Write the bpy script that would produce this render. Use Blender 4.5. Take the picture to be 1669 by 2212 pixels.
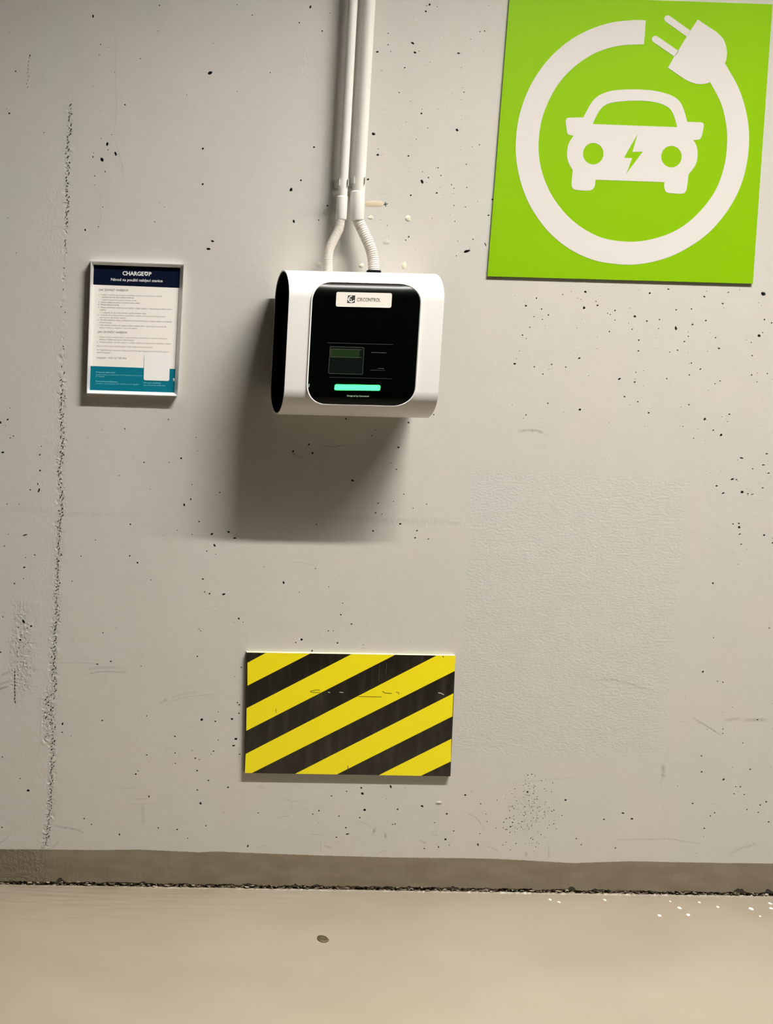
import bpy, bmesh, math, random
import numpy as np
from mathutils import Vector, Matrix, geometry

R = random.Random(7)
scene = bpy.context.scene
C = scene.collection
for o in list(bpy.data.objects):
    bpy.data.objects.remove(o)

# ------------------------------------------------------------------ camera
IMW, IMH = 1669.0, 2212.0
F, YAW, PIT, ROL, DIST, CAMZ, PU, PV = 2607.608705, -0.004414, 0.099606, 0.025324, 2.816824, 1.364015, 44.911842, 957.039221
_cy, _sy, _cp, _sp, _cr, _sr = math.cos(YAW), math.sin(YAW), math.cos(PIT), math.sin(PIT), math.cos(ROL), math.sin(ROL)
FWD = Vector((_sy * _cp, _cy * _cp, -_sp))
_r = Vector((_cy, -_sy, 0)); _u = _r.cross(FWD)
RIGHT = _r * _cr + _u * _sr
UP = _u * _cr - _r * _sr
CAM = Vector((0, -DIST, CAMZ))
cd = bpy.data.cameras.new('camera'); cam = bpy.data.objects.new('camera', cd); C.objects.link(cam)
cd.sensor_fit = 'VERTICAL'; cd.sensor_height = 36.0; cd.sensor_width = 36.0
cd.lens = F / IMH * 36.0
# the photograph is an off-centre crop of a wider frame: lens shift
cd.shift_x = (IMW / 2 - PU) / IMH
cd.shift_y = (PV - IMH / 2) / IMH
cd.clip_start = 0.05
m = Matrix((RIGHT, UP, -FWD)).transposed().to_4x4(); m.translation = CAM
cam.matrix_world = m
scene.camera = cam


def ray(u, v):
    return FWD + RIGHT * ((u - PU) / F) + UP * ((PV - v) / F)


def at(u, v, y=0.0):
    d = ray(u, v)
    return CAM + d * ((y - CAM.y) / d.y)


# ------------------------------------------------------------------ world and lights
w = bpy.data.worlds.new('world'); scene.world = w; w.use_nodes = True
w.node_tree.nodes['Background'].inputs[0].default_value = (1, 0.96, 0.9, 1)
w.node_tree.nodes['Background'].inputs[1].default_value = 0.0

LAMP_L = 1.2                    # distance of the ceiling lamp row from the wall
LAMP_Z = 1.2 + 1.92 * LAMP_L
LAMP_X0, LAMP_X1 = 0.58 + 0.31 * LAMP_L, 0.72 + 1.66 * LAMP_L


def tube_light(name, x, y, z, length, width, energy, tilt):
    d = bpy.data.lights.new(name, 'AREA'); d.shape = 'RECTANGLE'; d.size = length; d.size_y = width
    d.energy = energy; d.color = (1.0, 0.95, 0.885)
    o = bpy.data.objects.new(name, d); C.objects.link(o); o.location = (x, y, z); o.rotation_euler = (tilt, 0, 0)
    return o


LAMP_XM = (LAMP_X0 + LAMP_X1) / 2
tube_light('ceiling_tube_lamp', (LAMP_X0 + LAMP_XM) / 2, -LAMP_L, LAMP_Z, LAMP_XM - LAMP_X0, 0.11, 375, math.radians(-46))
tube_light('ceiling_tube_lamp', (LAMP_XM + LAMP_X1) / 2, -LAMP_L, LAMP_Z, LAMP_X1 - LAMP_XM, 0.11, 135, math.radians(-46))
tube_light('far_tube_lamp', 1.2, -10.0, 4.7, 2.4, 0.2, 130, 0)

scene.view_settings.view_transform = 'Standard'
scene.view_settings.look = 'None'
scene.view_settings.exposure = 0.0
scene.view_settings.gamma = 1.0
scene.view_settings.use_curve_mapping = False


# ------------------------------------------------------------------ helpers
def lin(c):
    return tuple(((x / 255) / 12.92 if x / 255 <= 0.04045 else ((x / 255 + 0.055) / 1.055) ** 2.4) for x in c[:3]) + (1,)


def mat(name, col, rough=0.5, metal=0.0, emit=None, estr=0.0, coat=0.0, spec=0.5):
    m = bpy.data.materials.new(name); m.use_nodes = True
    b = m.node_tree.nodes['Principled BSDF']
    b.inputs['Base Color'].default_value = lin(col) if max(col) > 1.0 else (*col, 1)
    b.inputs['Roughness'].default_value = rough
    b.inputs['Metallic'].default_value = metal
    b.inputs['Specular IOR Level'].default_value = spec
    b.inputs['Coat Weight'].default_value = coat
    b.inputs['Coat Roughness'].default_value = 0.06
    if emit:
        b.inputs['Emission Color'].default_value = (*emit, 1)
        b.inputs['Emission Strength'].default_value = estr
    return m


class NT:
    def __init__(s, m):
        s.t = m.node_tree; s.b = s.t.nodes['Principled BSDF']

    def n(s, kind, **kw):
        x = s.t.nodes.new(kind)
        for k, v in kw.items():
            setattr(x, k, v)
        return x

    def l(s, a, b):
        s.t.links.new(a, b)

    def coord(s, scale=(1, 1, 1)):
        g = s.n('ShaderNodeNewGeometry'); mp = s.n('ShaderNodeMapping')
        mp.inputs['Scale'].default_value = scale
        s.l(g.outputs['Position'], mp.inputs['Vector'])
        return mp.outputs[0]

    def noise(s, vec, scale, detail=3, rough=0.5):
        x = s.n('ShaderNodeTexNoise'); x.inputs['Scale'].default_value = scale
        x.inputs['Detail'].default_value = detail; x.inputs['Roughness'].default_value = rough
        s.l(vec, x.inputs['Vector']); return x.outputs['Fac']

    def math(s, op, a, b=None, clamp=False):
        x = s.n('ShaderNodeMath', operation=op); x.use_clamp = clamp
        for i, v in enumerate((a, b)):
            if v is None: continue
            if isinstance(v, (int, float)): x.inputs[i].default_value = v
            else: s.l(v, x.inputs[i])
        return x.outputs[0]

    def ramp(s, fac, lo, hi):
        x = s.n('ShaderNodeMapRange'); x.inputs[1].default_value = lo; x.inputs[2].default_value = hi
        s.l(fac, x.inputs[0]); return x.outputs[0]

    def mix(s, fac, a, b):
        x = s.n('ShaderNodeMix', data_type='RGBA')
        if isinstance(fac, (int, float)): x.inputs[0].default_value = fac
        else: s.l(fac, x.inputs[0])
        for i, v in ((6, a), (7, b)):
            if isinstance(v, tuple): x.inputs[i].default_value = v
            else: s.l(v, x.inputs[i])
        return x.outputs[2]

    def bump(s, h, dist, strength=1.0, prev=None):
        x = s.n('ShaderNodeBump'); x.inputs['Distance'].default_value = dist
        x.inputs['Strength'].default_value = strength
        s.l(h, x.inputs['Height'])
        if prev is not None: s.l(prev, x.inputs['Normal'])
        return x.outputs[0]


def prop(o, label=None, cat=None, group=None, kind=None):
    for k, v in (('label', label), ('category', cat), ('group', group), ('kind', kind)):
        if v: o[k] = v
    return o


def link(name, me, m, parent=None):
    o = bpy.data.objects.new(name, me); C.objects.link(o)
    if m is not None:
        for x in (m if isinstance(m, (list, tuple)) else [m]): me.materials.append(x)
    if parent is not None:
        o.parent = parent
        t = Vector((0, 0, 0)); p = parent
        while p is not None:
            t += p.location; p = p.parent
        me.transform(Matrix.Translation(-t))
    return o


def empty(name, loc, label, cat, group=None):
    o = bpy.data.objects.new(name, None); C.objects.link(o); o.location = loc; o.empty_display_size = 0.05
    return prop(o, label, cat, group)


def mesh(verts, faces, smooth=False):
    me = bpy.data.meshes.new('m'); me.from_pydata([tuple(v) for v in verts], [], faces); me.update()
    if smooth:
        me.polygons.foreach_set('use_smooth', [True] * len(me.polygons))
    return me


def soft(me, ang=35):
    me.polygons.foreach_set('use_smooth', [True] * len(me.polygons))
    me.set_sharp_from_angle(angle=math.radians(ang)); return me


def fix(me, recalc=True):
    bm = bmesh.new(); bm.from_mesh(me)
    bmesh.ops.remove_doubles(bm, verts=bm.verts, dist=1e-6)
    if recalc: bmesh.ops.recalc_face_normals(bm, faces=bm.faces)
    bm.to_mesh(me); bm.free(); return me


def prism(loops, depth=Vector((0, 0.0003, 0)), closed=True):
    """loops: list of point loops (outer + holes) at front; extruded by depth"""
    flat = [p for l in loops for p in l]
    tris = geometry.tessellate_polygon([[Vector((p.x, p.z, 0)) for p in l] for l in loops])
    n = len(flat)
    verts = list(flat) + [p + depth for p in flat]
    faces = []
    for t in tris:
        a, b, c = flat[t[0]], flat[t[1]], flat[t[2]]
        nn = (b - a).cross(c - a)
        t = t if nn.y < 0 else (t[0], t[2], t[1])
        faces.append(tuple(t)); faces.append(tuple(i + n for i in reversed(t)))
    k = 0
    for l in loops:
        for i in range(len(l)):
            j = (i + 1) % len(l)
            faces.append((k + i, k + j, n + k + j, n + k + i))
        k += len(l)
    return fix(mesh(verts, faces))


def box(x0, x1, y0, y1, z0, z1, bevel=0.0):
    bm = bmesh.new(); bmesh.ops.create_cube(bm, size=1)
    for v in bm.verts:
        v.co = Vector(((x0 + x1) / 2 + v.co.x * (x1 - x0), (y0 + y1) / 2 + v.co.y * (y1 - y0), (z0 + z1) / 2 + v.co.z * (z1 - z0)))
    if bevel: bmesh.ops.bevel(bm, geom=bm.edges[:], offset=bevel, segments=2, affect='EDGES')
    me = bpy.data.meshes.new('m'); bm.to_mesh(me); bm.free(); return me


def ribbon(pts, wd, y=None, depth=0.0003):
    """flat stroke polygon along pts (Vectors in a wall-parallel plane), width wd"""
    n = len(pts); L = []; Rr = []
    for i, p in enumerate(pts):
        a = pts[max(i - 1, 0)]; b = pts[min(i + 1, n - 1)]
        t = (b - a); t.y = 0; t.normalize(); s = Vector((-t.z, 0, t.x)) * (wd / 2)
        L.append(p + s); Rr.append(p - s)
    d = Vector((0, depth, 0)); V = L + Rr + [q + d for q in L + Rr]; Fc = []
    for i in range(n - 1):
        Fc += [(i, i + 1, n + i + 1, n + i), (2 * n + i, 3 * n + i, 3 * n + i + 1, 2 * n + i + 1),
               (i, 2 * n + i, 2 * n + i + 1, i + 1), (n + i, n + i + 1, 3 * n + i + 1, 3 * n + i)]
    Fc += [(0, n, 3 * n, 2 * n), (n - 1, 3 * n - 1, 4 * n - 1, 2 * n - 1)]
    return fix(mesh(V, Fc))


def join_meshes(ms):
    bm = bmesh.new()
    for x in ms: bm.from_mesh(x)
    me = bpy.data.meshes.new('m'); bm.to_mesh(me); bm.free()
    for x in ms: bpy.data.meshes.remove(x)
    return me


def rrect(c, hx, hz, r, n=8):
    """rounded rect loop in 2D, corners TL.. returns list (x,z)"""
    out = []
    for cx, cz, a0 in ((hx - r, hz - r, 0), (-hx + r, hz - r, 90), (-hx + r, -hz + r, 180), (hx - r, -hz + r, 270)):
        for i in range(n + 1):
            a = math.radians(a0 + 90 * i / n)
            out.append((c[0] + cx + r * math.cos(a), c[1] + cz + r * math.sin(a)))
    return out


def tube(path, radii, seg=24, cap=True):
    V = []; Fc = []; n = len(path); prev = None
    for i, p in enumerate(path):
        t = (path[min(i + 1, n - 1)] - path[max(i - 1, 0)]).normalized()
        a = Vector((0, 1, 0)); s = t.cross(a).normalized(); q = s.cross(t).normalized()
        for k in range(seg):
            an = 2 * math.pi * k / seg
            V.append(p + (s * math.cos(an) + q * math.sin(an)) * radii[i])
    for i in range(n - 1):
        for k in range(seg):
            j = (k + 1) % seg
            Fc.append((i * seg + k, i * seg + j, (i + 1) * seg + j, (i + 1) * seg + k))
    if cap:
        Fc.append(tuple(range(seg))[::-1]); Fc.append(tuple((n - 1) * seg + k for k in range(seg)))
    me = fix(mesh(V, Fc)); return soft(me, 50)


def text_mesh(txt, p0, p1, off=0.0004, bold=0.0, hscale=1.0, height=None, extr=0.0):
    """text whose baseline runs from p0 to p1 (Vectors, wall-parallel), scaled to fit the width"""
    cu = bpy.data.curves.new('t', 'FONT'); cu.body = txt; cu.size = 1; cu.offset = bold; cu.resolution_u = 3
    o = bpy.data.objects.new('t', cu); C.objects.link(o)
    bpy.context.view_layer.update()
    me = bpy.data.meshes.new_from_object(o); bpy.data.objects.remove(o); bpy.data.curves.remove(cu)
    xs = [v.co.x for v in me.vertices]; x0, x1 = min(xs), max(xs)
    d = p1 - p0; L = d.length; ex = d / L; ez = Vector((0, -1, 0)).cross(ex) * -1
    if ez.z < 0: ez = -ez
    s = L / (x1 - x0); sh = s * hscale if height is None else height
    for v in me.vertices:
        v.co = p0 + ex * ((v.co.x - x0) * s) + ez * (v.co.y * sh) + Vector((0, -off, 0))
    me.update()
    if sum(p.normal.y for p in me.polygons) > 0: me.flip_normals()
    return me


# ------------------------------------------------------------------ materials
M_white = mat('powder_white_casing', (0.745, 0.735, 0.71), 0.38)
M_black_gloss = mat('gloss_black_plastic', (0.0006, 0.0014, 0.0008), 0.22, spec=0.10)
M_black = mat('matte_black_plastic', (0.004, 0.004, 0.004), 0.8, spec=0.1)
M_bezel = mat('bezel_white', (0.92, 0.92, 0.90), 0.3)
M_groove = mat('panel_groove_grey', (0.10, 0.10, 0.10), 0.3)
M_screen = mat('display_green', (0.012, 0.03, 0.008), 0.25)
M_screenpad = mat('display_window', (0.002, 0.005, 0.003), 0.3)
M_led = mat('status_light_green', (0.0, 0.05, 0.02), 0.4, emit=(0.022, 1.0, 0.085), estr=8.0)
M_plate = mat('name_plate_cream', (0.74, 0.71, 0.64), 0.45)
M_ink = mat('printed_ink_dark', (0.02, 0.016, 0.014), 0.6)
M_inkbrown = mat('printed_ink_brown', (0.09, 0.07, 0.06), 0.6)
M_inkw = mat('printed_ink_white', (0.85, 0.85, 0.85), 0.5)
M_inkglint = mat('pale_ink_and_glint', (0.45, 0.55, 0.48), 0.5)  # lettering ink, also colours the painted glint on the front panel
M_pvc = mat('conduit_pvc', (0.80, 0.78, 0.73), 0.42)
M_hose = mat('corrugated_hose_pvc', (0.74, 0.70, 0.64), 0.45)
M_clip = mat('clip_grey_pvc', (0.60, 0.60, 0.56), 0.45)
M_alu = mat('brushed_aluminium', (0.88, 0.88, 0.87), 0.42, metal=0.5)
M_paper = mat('poster_paper', (0.95, 0.91, 0.86), 0.5, spec=.3)
M_card = mat('white_label_card', (0.93, 0.93, 0.92), 0.5)
M_navy = mat('navy_print', (0.001, 0.004, 0.020), 0.5, spec=.12)
M_teal = mat('teal_print', (0.0, 0.17, 0.24), 0.5, spec=.2)
M_cyan = mat('cyan_print', (0.25, 0.62, 0.68), 0.5)
M_txt = mat('grey_text_print', (0.16, 0.14, 0.135), 0.6)
M_glass = None

# green sign
M_green = mat('lime_green_print', (0.215, 0.435, 0.001), 0.40, spec=0.3)
M_signwhite = mat('white_vinyl_print', (0.66, 0.635, 0.61), 0.40, spec=0.3)
M_signedge = mat('sign_core_dark', (0.03, 0.03, 0.03), 0.6)

# hazard plate
M_yellow = mat('hazard_yellow', (0.76, 0.62, 0.004), 0.45)
t = NT(M_yellow)
wv = t.n('ShaderNodeTexWave'); wv.inputs['Scale'].default_value = 260; wv.inputs['Distortion'].default_value = 0
t.l(t.coord((1, 0, 1)), wv.inputs['Vector'])
t.l(t.mix(t.math('MULTIPLY', wv.outputs['Fac'], 0.18), (0.90, 0.77, 0.003, 1), (0.74, 0.63, 0.001, 1)), t.b.inputs['Base Color'])
M_hblack = mat('hazard_black', (0.012, 0.010, 0.006), 0.3)
t = NT(M_hblack)
f = t.noise(t.coord((6, 1, 1)), 9, 4)
t.l(t.mix(t.ramp(f, 0.45, 0.75), (0.009, 0.007, 0.004, 1), (0.03, 0.026, 0.016, 1)), t.b.inputs['Base Color'])
M_foam = mat('cream_board_core', (0.80, 0.76, 0.50), 0.7)

# wall paint
M_wall = mat('painted_concrete', (0.5, 0.49, 0.47), 0.55, spec=0.35)
t = NT(M_wall)
P1 = t.coord((1, 1, 1))
at1 = t.n('ShaderNodeAttribute'); at1.attribute_name = 'wear_pitshade'
sx = t.n('ShaderNodeSeparateColor'); t.l(at1.outputs['Color'], sx.inputs[0])
at2 = t.n('ShaderNodeAttribute'); at2.attribute_name = 'relief'
sr = t.n('ShaderNodeSeparateColor'); t.l(at2.outputs['Color'], sr.inputs[0])
tone = t.noise(P1, 5.0, 3)
tone2 = t.noise(t.coord((1.5, 1, 0.6)), 11.0, 4)
c = t.mix(t.ramp(tone, 0.42, 0.60), (0.580, 0.550, 0.510, 1), (0.553, 0.556, 0.506, 1))
c = t.mix(t.math('MULTIPLY', t.ramp(tone2, 0.35, 0.75), 0.25), c, (0.515, 0.495, 0.46, 1))
c = t.mix(t.math('MULTIPLY', sr.outputs[1], 0.35), c, (0.53, 0.55, 0.515, 1))
grain = t.noise(P1, 900, 2)
c = t.mix(t.math('MULTIPLY', t.ramp(grain, 0.35, 0.65), 0.10), c, (0.36, 0.35, 0.33, 1))
smud = t.noise(t.coord((30, 1, 60)), 1.0, 5)
scf = t.math('MULTIPLY', sx.outputs[0], t.ramp(t.noise(t.coord((1, 1, 1)), 300, 4), 0.25, 0.6), True)
c = t.mix(scf, c, (0.12, 0.115, 0.10, 1))
c = t.mix(t.math('MULTIPLY', sx.outputs[1], 0.92), c, (0.018, 0.016, 0.013, 1))  # raw concrete in the pits, darkened further with painted-in shade
c = t.mix(sx.outputs[2], c, (0.66, 0.60, 0.45, 1))
t.l(c, t.b.inputs['Base Color'])
b0 = t.bump(t.noise(P1, 22, 3), 0.0030, 0.25)
b1 = t.bump(t.noise(P1, 320, 3), 0.0006, 0.30, b0)
vs = t.bump(t.noise(t.coord((170, 1, 14)), 1.0, 4), 0.0012, 0.0, b1)
st = t.noise(t.coord((120, 1, 210)), 1.0, 4, 0.6)
b2 = t.n('ShaderNodeBump'); b2.inputs['Distance'].default_value = 0.0032
t.l(st, b2.inputs['Height']); t.l(t.math('MULTIPLY', sr.outputs[1], 0.34), b2.inputs['Strength']); t.l(b1, b2.inputs['Normal'])
hc = t.noise(t.coord((150, 1, 95)), 1.0, 6, 0.65)
b3 = t.n('ShaderNodeBump'); b3.inputs['Distance'].default_value = 0.006
t.l(hc, b3.inputs['Height']); t.l(t.math('MULTIPLY', sr.outputs[0], 0.9), b3.inputs['Strength']); t.l(b2.outputs[0], b3.inputs['Normal'])
t.l(b3.outputs[0], t.b.inputs['Normal'])

M_band = mat('olive_brown_skirting_paint', (0.16, 0.14, 0.10), 0.5, spec=0.35)
t = NT(M_band)
f = t.noise(t.coord((3, 1, 8)), 4, 4)
c = t.mix(t.ramp(f, 0.38, 0.65), (0.200, 0.165, 0.110, 1), (0.240, 0.205, 0.148, 1))
g = t.noise(t.coord(), 700, 2)
c = t.mix(t.math('MULTIPLY', t.ramp(g, 0.4, 0.7), 0.2), c, (0.11, 0.1, 0.07, 1))
t.l(c, t.b.inputs['Base Color'])
at3 = t.n('ShaderNodeAttribute'); at3.attribute_name = 'relief'
s3 = t.n('ShaderNodeSeparateColor'); t.l(at3.outputs['Color'], s3.inputs[0])
bb = t.bump(t.noise(t.coord(), 260, 3), 0.0006, 0.35)
b3 = t.n('ShaderNodeBump'); b3.inputs['Distance'].default_value = 0.008
t.l(t.noise(t.coord((110, 1, 80)), 1.0, 6, 0.65), b3.inputs['Height']); t.l(s3.outputs[0], b3.inputs['Strength']); t.l(bb, b3.inputs['Normal'])
t.l(b3.outputs[0], t.b.inputs['Normal'])

M_floor = mat('beige_floor_coating', (0.6, 0.5, 0.38), 0.36, spec=0.5)
t = NT(M_floor)
f1 = t.noise(t.coord((0.8, 1.3, 1)), 3.2, 4)
f2 = t.noise(t.coord((2.0, 9, 1)), 3.0, 5, 0.6)
c = t.mix(t.ramp(f1, 0.35, 0.65), (0.262, 0.226, 0.174, 1), (0.292, 0.254, 0.197, 1))
c = t.mix(t.math('MULTIPLY', t.ramp(f2, 0.45, 0.75), 0.18), c, (0.27, 0.225, 0.165, 1))
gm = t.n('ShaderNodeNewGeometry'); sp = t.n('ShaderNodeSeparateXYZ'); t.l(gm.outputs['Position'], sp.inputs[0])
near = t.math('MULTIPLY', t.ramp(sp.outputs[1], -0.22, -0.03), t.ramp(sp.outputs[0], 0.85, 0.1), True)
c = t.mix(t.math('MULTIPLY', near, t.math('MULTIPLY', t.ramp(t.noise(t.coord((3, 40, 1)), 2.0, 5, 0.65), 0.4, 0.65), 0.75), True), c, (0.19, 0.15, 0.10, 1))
g = t.noise(t.coord(), 800, 2)
c = t.mix(t.math('MULTIPLY', t.ramp(g, 0.35, 0.65), 0.07), c, (0.36, 0.3, 0.22, 1))
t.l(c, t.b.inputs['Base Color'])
t.l(t.ramp(f1, -1.0, 3.2), t.b.inputs['Roughness'])
t.l(t.bump(t.noise(t.coord(), 7, 3), 0.002, 0.06), t.b.inputs['Normal'])

M_joint = mat('broken_joint_earth', (0.09, 0.075, 0.055), 0.9)
t = NT(M_joint)
c = t.mix(t.ramp(t.noise(t.coord((90, 1, 160)), 1.0, 4), 0.35, 0.65), (0.06, 0.048, 0.034, 1), (0.34, 0.29, 0.22, 1))
t.l(c, t.b.inputs['Base Color'])
M_chipdark = mat('dark_broken_concrete', (0.035, 0.03, 0.022), 0.9)
M_chip = mat('pale_concrete_chip', (0.42, 0.38, 0.30), 0.8)
M_chip2 = mat('brown_concrete_chip', (0.17, 0.145, 0.105), 0.8)
M_fill = mat('cream_filler', (0.62, 0.62, 0.50), 0.55)
M_fill2 = mat('beige_filler', (0.58, 0.50, 0.36), 0.7)
M_fillgrey = mat('smoothed_grey_filler', (0.50, 0.50, 0.44), 0.6)
M_pen = mat('marker_ink', (0.03, 0.025, 0.02), 0.7)
M_room = mat('garage_grey_paint', (0.06, 0.06, 0.055), 0.7)
M_spot = mat('dried_white_paint', (0.78, 0.74, 0.64), 0.5)
M_leaf = mat('dry_brown_leaf', (0.10, 0.075, 0.03), 0.6)
t = NT(M_leaf)
t.l(t.mix(t.ramp(t.noise(t.coord((1, 1, 1)), 140, 3), 0.35, 0.65), (0.045, 0.030, 0.010, 1), (0.10, 0.08, 0.035, 1)), t.b.inputs['Base Color'])

# ------------------------------------------------------------------ room shell
FSL = 0.0125          # the garage floor falls gently to the left


def fz(x): return FSL * (x + 0.0358)


X0, X1, Y0, ZC = -3.0, 6.0, -12.0, LAMP_Z + 0.12
fl = mesh([(X0, Y0, fz(X0)), (X1, Y0, fz(X1)), (X1, 0.03, fz(X1)), (X0, 0.03, fz(X0)),
           (X0, Y0, fz(X0) - .1), (X1, Y0, fz(X1) - .1), (X1, 0.03, fz(X1) - .1), (X0, 0.03, fz(X0) - .1)],
          [(0, 1, 2, 3), (7, 6, 5, 4), (0, 4, 5, 1), (1, 5, 6, 2), (2, 6, 7, 3), (3, 7, 4, 0)])
FLOOR = prop(link('floor', fl, M_floor), kind='structure')
prop(link('ceiling', box(X0, X1, Y0, 0.03, ZC, ZC + .1), M_room), kind='structure')
# unseen beam, added to block lamp light from the floor beyond
prop(link('light_blocker_1', box(X0, X1, -LAMP_L - .38, -LAMP_L - .07, LAMP_Z - 1.5, ZC), M_room), kind='structure')
prop(link('wall_left', box(X0 - .1, X0, Y0, 0.03, -.1, ZC), M_room), kind='structure')
prop(link('wall_right', box(X1, X1 + .1, Y0, 0.03, -.1, ZC), M_room), kind='structure')
prop(link('wall_front', box(X0, X1, Y0 - .1, Y0, -.1, ZC), M_room), kind='structure')

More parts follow.
